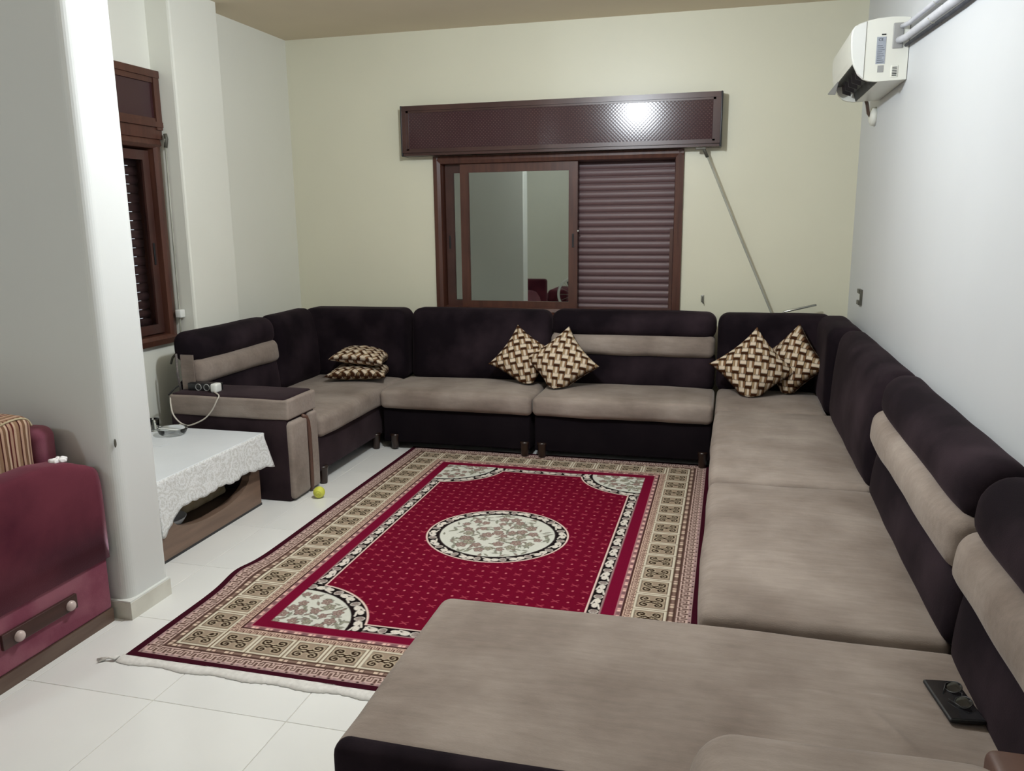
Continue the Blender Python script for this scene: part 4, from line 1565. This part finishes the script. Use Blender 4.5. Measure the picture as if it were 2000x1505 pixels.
for sc, yy in ((1.0, AY0 + 0.02), (1.0, AY0 + 0.004), (0.9, AY0 - 0.004)):
    for x, z in fp:
        v_.append((0.600 + (x - 0.600) * sc, yy, cz_ + (z - cz_) * (sc * 0.3 + 0.7)))
n_ = len(fp)
for a in range(2):
    for i in range(n_):
        j = (i + 1) % n_
        f_.append((a * n_ + i, a * n_ + j, (a + 1) * n_ + j, (a + 1) * n_ + i))
f_.append(tuple(range(2 * n_, 3 * n_)))
MB().add(v_, f_).build('front_cover', M_white, ac)
# dark air outlet lining the recess, with vanes and an open flap
MB().prism([(0.551, 2.311), (0.600, 2.3165), (0.659, 2.2735), (0.670, 2.226), (0.667, 2.2255), (0.655, 2.270), (0.599, 2.311), (0.553, 2.3065)], 'y', AY0 + 0.021, AY1 - 0.031).build('air_outlet', M_rubber, ac)
for k in range(5):
    y = AY0 + 0.12 + k * 0.13
    MB().add([(0.575, y, 2.306), (0.625, y, 2.285), (0.630, y + 0.03, 2.245), (0.585, y + 0.03, 2.262),
              (0.575, y + 0.004, 2.306), (0.625, y + 0.004, 2.285), (0.630, y + 0.034, 2.245), (0.585, y + 0.034, 2.262)],
             [(0, 1, 2, 3), (7, 6, 5, 4), (0, 4, 5, 1), (1, 5, 6, 2), (2, 6, 7, 3), (3, 7, 4, 0)]).build('vane', M_black, ac)
MB().add([(0.547, AY1 - 0.20, 2.316), (0.545, AY1 - 0.005, 2.316), (0.515, AY1 - 0.005, 2.276), (0.545, AY1 - 0.10, 2.262),
          (0.551, AY1 - 0.20, 2.313), (0.549, AY1 - 0.005, 2.313), (0.519, AY1 - 0.005, 2.273), (0.549, AY1 - 0.10, 2.259)],
         [(0, 1, 2, 3), (7, 6, 5, 4), (0, 4, 5, 1), (1, 5, 6, 2), (2, 6, 7, 3), (3, 7, 4, 0)]).build('flap', M_ac_g, ac)
# vent grille, stickers
gv = MB().rbox(0.724, 0.757, AY0 - 0.003, AY0 + 0.003, 2.240, 2.296, r=0.0028, n=(2, 1, 2), k=2).build('vent_frame', M_ac, ac, smooth=True)
for k in range(6):
    z = 2.247 + k * 0.0074
    MB().box(0.730, 0.751, AY0 - 0.0042, AY0 - 0.002, z, z + 0.0036).build('vent_slot', M_rubber, gv)
stk = MB().box(0.652, 0.694, AY0 - 0.0016, AY0 + 0.001, 2.305, 2.43).build('rating_sticker', M_stick, ac)
for k in range(9):
    z = 2.312 + k * 0.0095
    MB().box(0.657, 0.689 - 0.005 * (k % 3), AY0 - 0.0022, AY0 - 0.001, z, z + 0.0022).build('printed_line', M_ink, stk)
MB().box(0.663, 0.690, AY0 - 0.0018, AY0 + 0.001, 2.266, 2.298).build('small_sticker', M_ac_g, ac)
MB().box(0.672, 0.692, AY0 - 0.0018, AY0 + 0.001, 2.437, 2.443).build('slot', M_rubber, ac)


def text_mesh(name, body, size, mtx, m, parent):
    cu = bpy.data.curves.new(name, 'FONT')
    cu.body = body
    cu.size = size
    cu.extrude = 0.0004
    o = bpy.data.objects.new(name, cu)
    col.objects.link(o)
    bpy.context.view_layer.update()
    dg = bpy.context.evaluated_depsgraph_get()
    me = bpy.data.meshes.new_from_object(o.evaluated_get(dg))
    bpy.data.objects.remove(o)
    n = bpy.data.objects.new(name, me)
    me.materials.append(m)
    col.objects.link(n)
    n.parent = parent
    n.matrix_local = wloc(parent).inverted() @ mtx
    return n


text_mesh('ce_mark', 'CE', 0.018, Matrix.Translation((0.659, AY0 - 0.0022, 2.411)) @ Matrix.Rotation(PI / 2, 4, 'X'), M_ink, stk)
# refrigerant pipes running along the right wall
for lab, zz, xx, rr, mm, nm in (('white insulated air conditioner pipe along the right wall, thicker lower one', 2.405, 0.765, 0.0165, M_pipe, 'refrigerant_pipe'),
                                ('thin white air conditioner pipe along the right wall, upper one', 2.468, 0.775, 0.011, M_pipe, 'refrigerant_pipe')):
    pr = empty(nm, (xx, 4.5, zz))
    tag(pr, lab, 'pipe', 'air conditioner pipes')
    MB().tube([(xx - 0.015, 4.543, zz + 0.004), (xx, 4.46, zz), (xx, 3.5, zz - 0.055), (xx, 2.0, zz - 0.10)], rr, 14).build('pipe_sleeve', mm, pr, smooth=True)
    for yy in (3.9, 2.9):
        MB().tube([(xx - rr * 1.15, yy, zz - 0.035), (xx, yy, zz - 0.035 - rr * 1.2), (0.80, yy, zz - 0.035 - rr * 1.2)], 0.002, 6).build('pipe_clip', M_metal_w, pr, smooth=True)
pd = MB().tube([(0.782, 4.54, 2.383), (0.782, 3.5, 2.327), (0.782, 2.0, 2.282)], 0.0075, 12)
pdo = pd.build('drain_hose', M_pipe_d, smooth=True)
tag(pdo, 'dark drain hose under the white air conditioner pipes', 'hose', 'air conditioner pipes')
ring_ = MB().rbox(0.722, 0.770, AY0 - 0.006, AY0 + 0.006, 2.372, 2.490, r=0.0055, n=(2, 1, 4), k=3).build('pipe_entry', M_ac_g, ac, smooth=True)
hc = empty('pipe_hole_cover', (0.80, 5.42, 2.15))
tag(hc, 'stained plaster plug round a drain pipe below the air conditioner', 'pipe cover')
MB().tube([(0.80, 5.42, 2.15), (0.775, 5.42, 2.15), (0.765, 5.42, 2.15)], [0.055, 0.050, 0.03], 18).build('plug', M_left, hc, smooth=True)
MB().tube([(0.77, 5.42, 2.155), (0.755, 5.40, 2.17), (0.74, 5.36, 2.215), (0.72, 5.30, 2.24)], 0.010, 8).build('pipe_stub', M_wood_k, hc, smooth=True)

# ------------------------------------------------------------------ red sofa in the left foreground
rs = empty('red_sofa', (-2.80, 2.2, 0))
tag(rs, 'wine red velvet sofa in the left foreground, wood strip with pearl knobs', 'sofa')


def arm_curve(y):
    # hump of the arm top between the front (y=1.62) and the back (y=2.54)
    ks = [(1.60, 0.50), (1.70, 0.60), (1.85, 0.668), (2.0, 0.695), (2.15, 0.712), (2.30, 0.716), (2.42, 0.700), (2.50, 0.668), (2.545, 0.645)]
    for (a, za), (b, zb) in zip(ks[:-1], ks[1:]):
        if a <= y <= b:
            t = (y - a) / (b - a)
            t = t * t * (3 - 2 * t) * 0.4 + t * 0.6
            return za + (zb - za) * t
    return 0.5


def arm_mesh(x0, x1, z_low, name, m):
    v, f = [], []
    ny, nx = 40, 28
    ys = np.linspace(1.60, 2.545, ny)
    for y in ys:
        zt = arm_curve(y)
        for k in range(nx + 1):
            a = PI * k / nx
            # upper cross-section: rounded rectangle from outer side over the top to the inner side
            cxm = (x0 + x1) / 2
            hw = (x1 - x0) / 2
            ex = math.copysign(abs(math.cos(a)) ** 0.3, math.cos(a))
            ez = abs(math.sin(a)) ** 0.3
            v.append((cxm + hw * ex, y, (z_low + 0.0) + (zt - z_low) * ez))
    n = nx + 1
    for i in range(ny - 1):
        for k in range(nx):
            f.append((i * n + k, i * n + k + 1, (i + 1) * n + k + 1, (i + 1) * n + k))
    f.append(tuple(range(n))[::-1])
    f.append(tuple((ny - 1) * n + k for k in range(n)))
    for i in range(ny - 1):
        f.append((i * n, (i + 1) * n, (i + 1) * n + nx, i * n + nx))
    return MB().add(v, f).build(name, m, rs, smooth=True)


arm_mesh(-2.505, -2.350, 0.272, 'arm', M_red)
MB().rbox(-2.505, -2.358, 1.62, 2.538, 0.055, 0.285, r=0.012, n=(4, 8, 3), k=3).build('arm_base', M_red2, rs, smooth=True)
MB().box(-2.505, -2.354, 1.61, 2.535, 0.0, 0.056).build('skirting', M_wood_k, rs)
ws = MB().rbox(-2.360, -2.345, 2.02, 2.355, 0.148, 0.205, r=0.003, n=(1, 4, 1), k=2).build('wood_strip', M_wood_d, rs)
for yy in (2.085, 2.318):
    pr_ = []
    mm = MB()
    seg = 18
    vv_, ff_ = [], []
    prof_ = [(0.0, 0.018), (0.008, 0.0172), (0.015, 0.014), (0.0195, 0.008), (0.020, 0.0)]
    for i in range(seg):
        a = 2 * PI * i / seg
        for r_, h_ in prof_:
            vv_.append((-2.345 + h_, yy + r_ * math.cos(a), 0.172 + r_ * math.sin(a)))
    for i in range(seg):
        j = (i + 1) % seg
        for k in range(4):
            ff_.append((i * 5 + k, i * 5 + k + 1, j * 5 + k + 1, j * 5 + k))
    mm.add(vv_, ff_).build('knob', M_pearl, ws, smooth=True)
MB().rbox(-4.5, -2.506, 1.60, 2.44, 0.06, 0.30, r=0.02, n=(8, 6, 3), k=3).build('base', M_red2, rs, smooth=True)
MB().rbox(-4.5, -2.51, 1.58, 2.42, 0.29, 0.43, r=0.05, n=(14, 8, 3), k=4, fn=puff_fn(0.015, 0, 0.005, 50)).build('seat_cushion', M_red, rs, smooth=True)
MB().rbox(-4.5, -2.522, 2.435, 2.545, 0.28, 0.812, r=0.045, n=(10, 3, 6), k=4, fn=puff_fn(0.0, 0, 0.004, 51)).build('backrest', M_red2, rs, smooth=True)
MB().rbox(-4.72, -4.5, 1.60, 2.54, 0.06, 0.70, r=0.06, n=(4, 8, 5), k=4).build('arm', M_red, rs, smooth=True)

# striped box cushion leaning on the red backrest
def striped_cushion(x0, x1, y0, y1, z0, z1):
    v, f = rbox((x1 - x0) / 2, (y1 - y0) / 2, (z1 - z0) / 2, 0.035, (170, 60, 14), 5)
    v = puff_fn(0.015, 0.0, 0.006, 60, 5.0)(v, ((x1 - x0) / 2, (y1 - y0) / 2, (z1 - z0) / 2))
    hx, hy, hz = (x1 - x0) / 2, (y1 - y0) / 2, (z1 - z0) / 2
    me = bpy.data.meshes.new('cushion_cover')
    me.from_pydata([tuple(p) for p in v], [], f)
    pal = [S(172, 140, 118), S(92, 44, 38), S(190, 162, 138), S(146, 116, 92), S(70, 30, 28), S(184, 152, 130), S(118, 88, 68), S(198, 172, 148), S(84, 40, 36)]
    wid = [0.012, 0.007, 0.009, 0.014, 0.006, 0.010, 0.012, 0.008, 0.007]
    tot = sum(wid)
    cum = np.cumsum(wid)
    cc = np.ones((len(v), 4), np.float32)
    for i, p in enumerate(v):
        s_ = p[0] if abs(p[0]) < hx - 0.02 else hx + (p[1] + hy)
        q = (s_ + 5) % tot
        k = int(np.searchsorted(cum, q))
        cc[i, :3] = pal[min(k, 8)]
    a_ = me.color_attributes.new('weave', 'FLOAT_COLOR', 'POINT')
    a_.data.foreach_set('color', cc.ravel())
    me.materials.append(M_stripe)
    me.polygons.foreach_set('use_smooth', [True] * len(me.polygons))
    return me


sc_ = empty('striped_cushion', (-2.875, 2.33, 0.44))
tag(sc_, 'beige and brown striped box cushion propped on the red sofa', 'cushion')
sco = bpy.data.objects.new('cushion_cover', striped_cushion(-3.235, -2.515, 2.235, 2.425, 0.435, 0.868))
col.objects.link(sco)
sco.parent = sc_
sco.location = (0.0, 0.0, 0.2165)
MB().tube(smooth_path([(-2.520, 2.245, 0.845), (-2.524, 2.27, 0.862), (-2.526, 2.32, 0.872), (-2.526, 2.37, 0.873), (-2.524, 2.405, 0.862), (-2.521, 2.420, 0.835)]), 0.004, 6).build('piping', M_cloth, sc_, smooth=True)

ti = MB()
for k in range(5):
    a = k * 1.25
    c0 = Vector((-2.425 + 0.014 * math.cos(a), 2.425 + 0.020 * math.sin(a), 0.703))
    ti.rbox(c0.x - 0.013, c0.x + 0.013, c0.y - 0.013, c0.y + 0.013, c0.z - 0.006, c0.z + 0.006, r=0.005, n=(3, 3, 2), k=2, fn=puff_fn(0.004, 0, 0.005, 80 + k, 60.0))
tag(ti.build('crumpled_tissue', M_tissue, smooth=True), 'small crumpled white tissue on top of the red sofa arm', 'tissue')

# ------------------------------------------------------------------ behind the camera, seen mirrored in the window pane
ra = empty('red_armchair', (-2.95, 0.0, 0))
tag(ra, 'dark red armchair seen mirrored in the window pane', 'armchair')
MB().rbox(-3.5, -2.62, -0.75, 0.05, 0.06, 0.42, r=0.04, n=(6, 6, 4), k=3).build('seat', M_red, ra, smooth=True)
MB().rbox(-3.5, -2.62, 0.02, 0.18, 0.06, 0.70, r=0.04, n=(6, 3, 6), k=3).build('backrest', M_red, ra, smooth=True)
MB().rbox(-2.63, -2.34, -0.75, 0.02, 0.06, 0.53, r=0.05, n=(3, 8, 5), k=3).build('arm', M_red, ra, smooth=True)
fn_ = empty('pedestal_fan', (-2.14, 0.28, 0))
tag(fn_, 'white ringed pedestal fan seen mirrored at the edge of the window pane', 'fan')
fc_ = Vector((-2.14, 0.36, 0.50))
MB().tube([fc_ + Vector((0.25 * math.cos(a), 0, 0.25 * math.sin(a))) for a in np.linspace(0, 2 * PI, 33)[:-1]], 0.018, 8, closed=True).build('guard_ring', M_white, fn_, smooth=True)
for i in range(16):
    a = 2 * PI * i / 16
    MB().tube([fc_ + Vector((0.05 * math.cos(a), 0.04, 0.05 * math.sin(a))), fc_ + Vector((0.24 * math.cos(a), 0, 0.24 * math.sin(a)))], 0.0022, 5).build('guard_wire', M_metal_w, fn_)
MB().tube([fc_ + Vector((0, 0.05, 0)), fc_ + Vector((0, -0.12, 0))], 0.055, 16).build('motor', M_metal_d, fn_, smooth=True)
for i in range(3):
    a = 2 * PI * i / 3
    u_ = Vector((math.cos(a), 0, math.sin(a)))
    w_ = Vector((-math.sin(a), 0.4, math.cos(a)))
    b_ = MB()
    q_ = [fc_ + u_ * 0.05 - w_ * 0.03, fc_ + u_ * 0.2 - w_ * 0.07, fc_ + u_ * 0.22 + w_ * 0.02, fc_ + u_ * 0.06 + w_ * 0.04]
    b_.add(q_ + [p + Vector((0, 0.003, 0)) for p in q_], [(0, 1, 2, 3), (7, 6, 5, 4), (0, 4, 5, 1), (1, 5, 6, 2), (2, 6, 7, 3), (3, 7, 4, 0)])
    b_.build('blade', M_pipe_d, fn_)
MB().tube([fc_ + Vector((0, -0.1, -0.05)), Vector((-2.14, 0.26, 0.03))], 0.016, 10).build('pole', M_white, fn_)
MB().lathe([(0.0, 0), (0.19, 0), (0.18, 0.025), (0.03, 0.05), (0.0, 0.05)], (-2.14, 0.26, 0), 28, cap=False).build('foot', M_white, fn_, smooth=True)
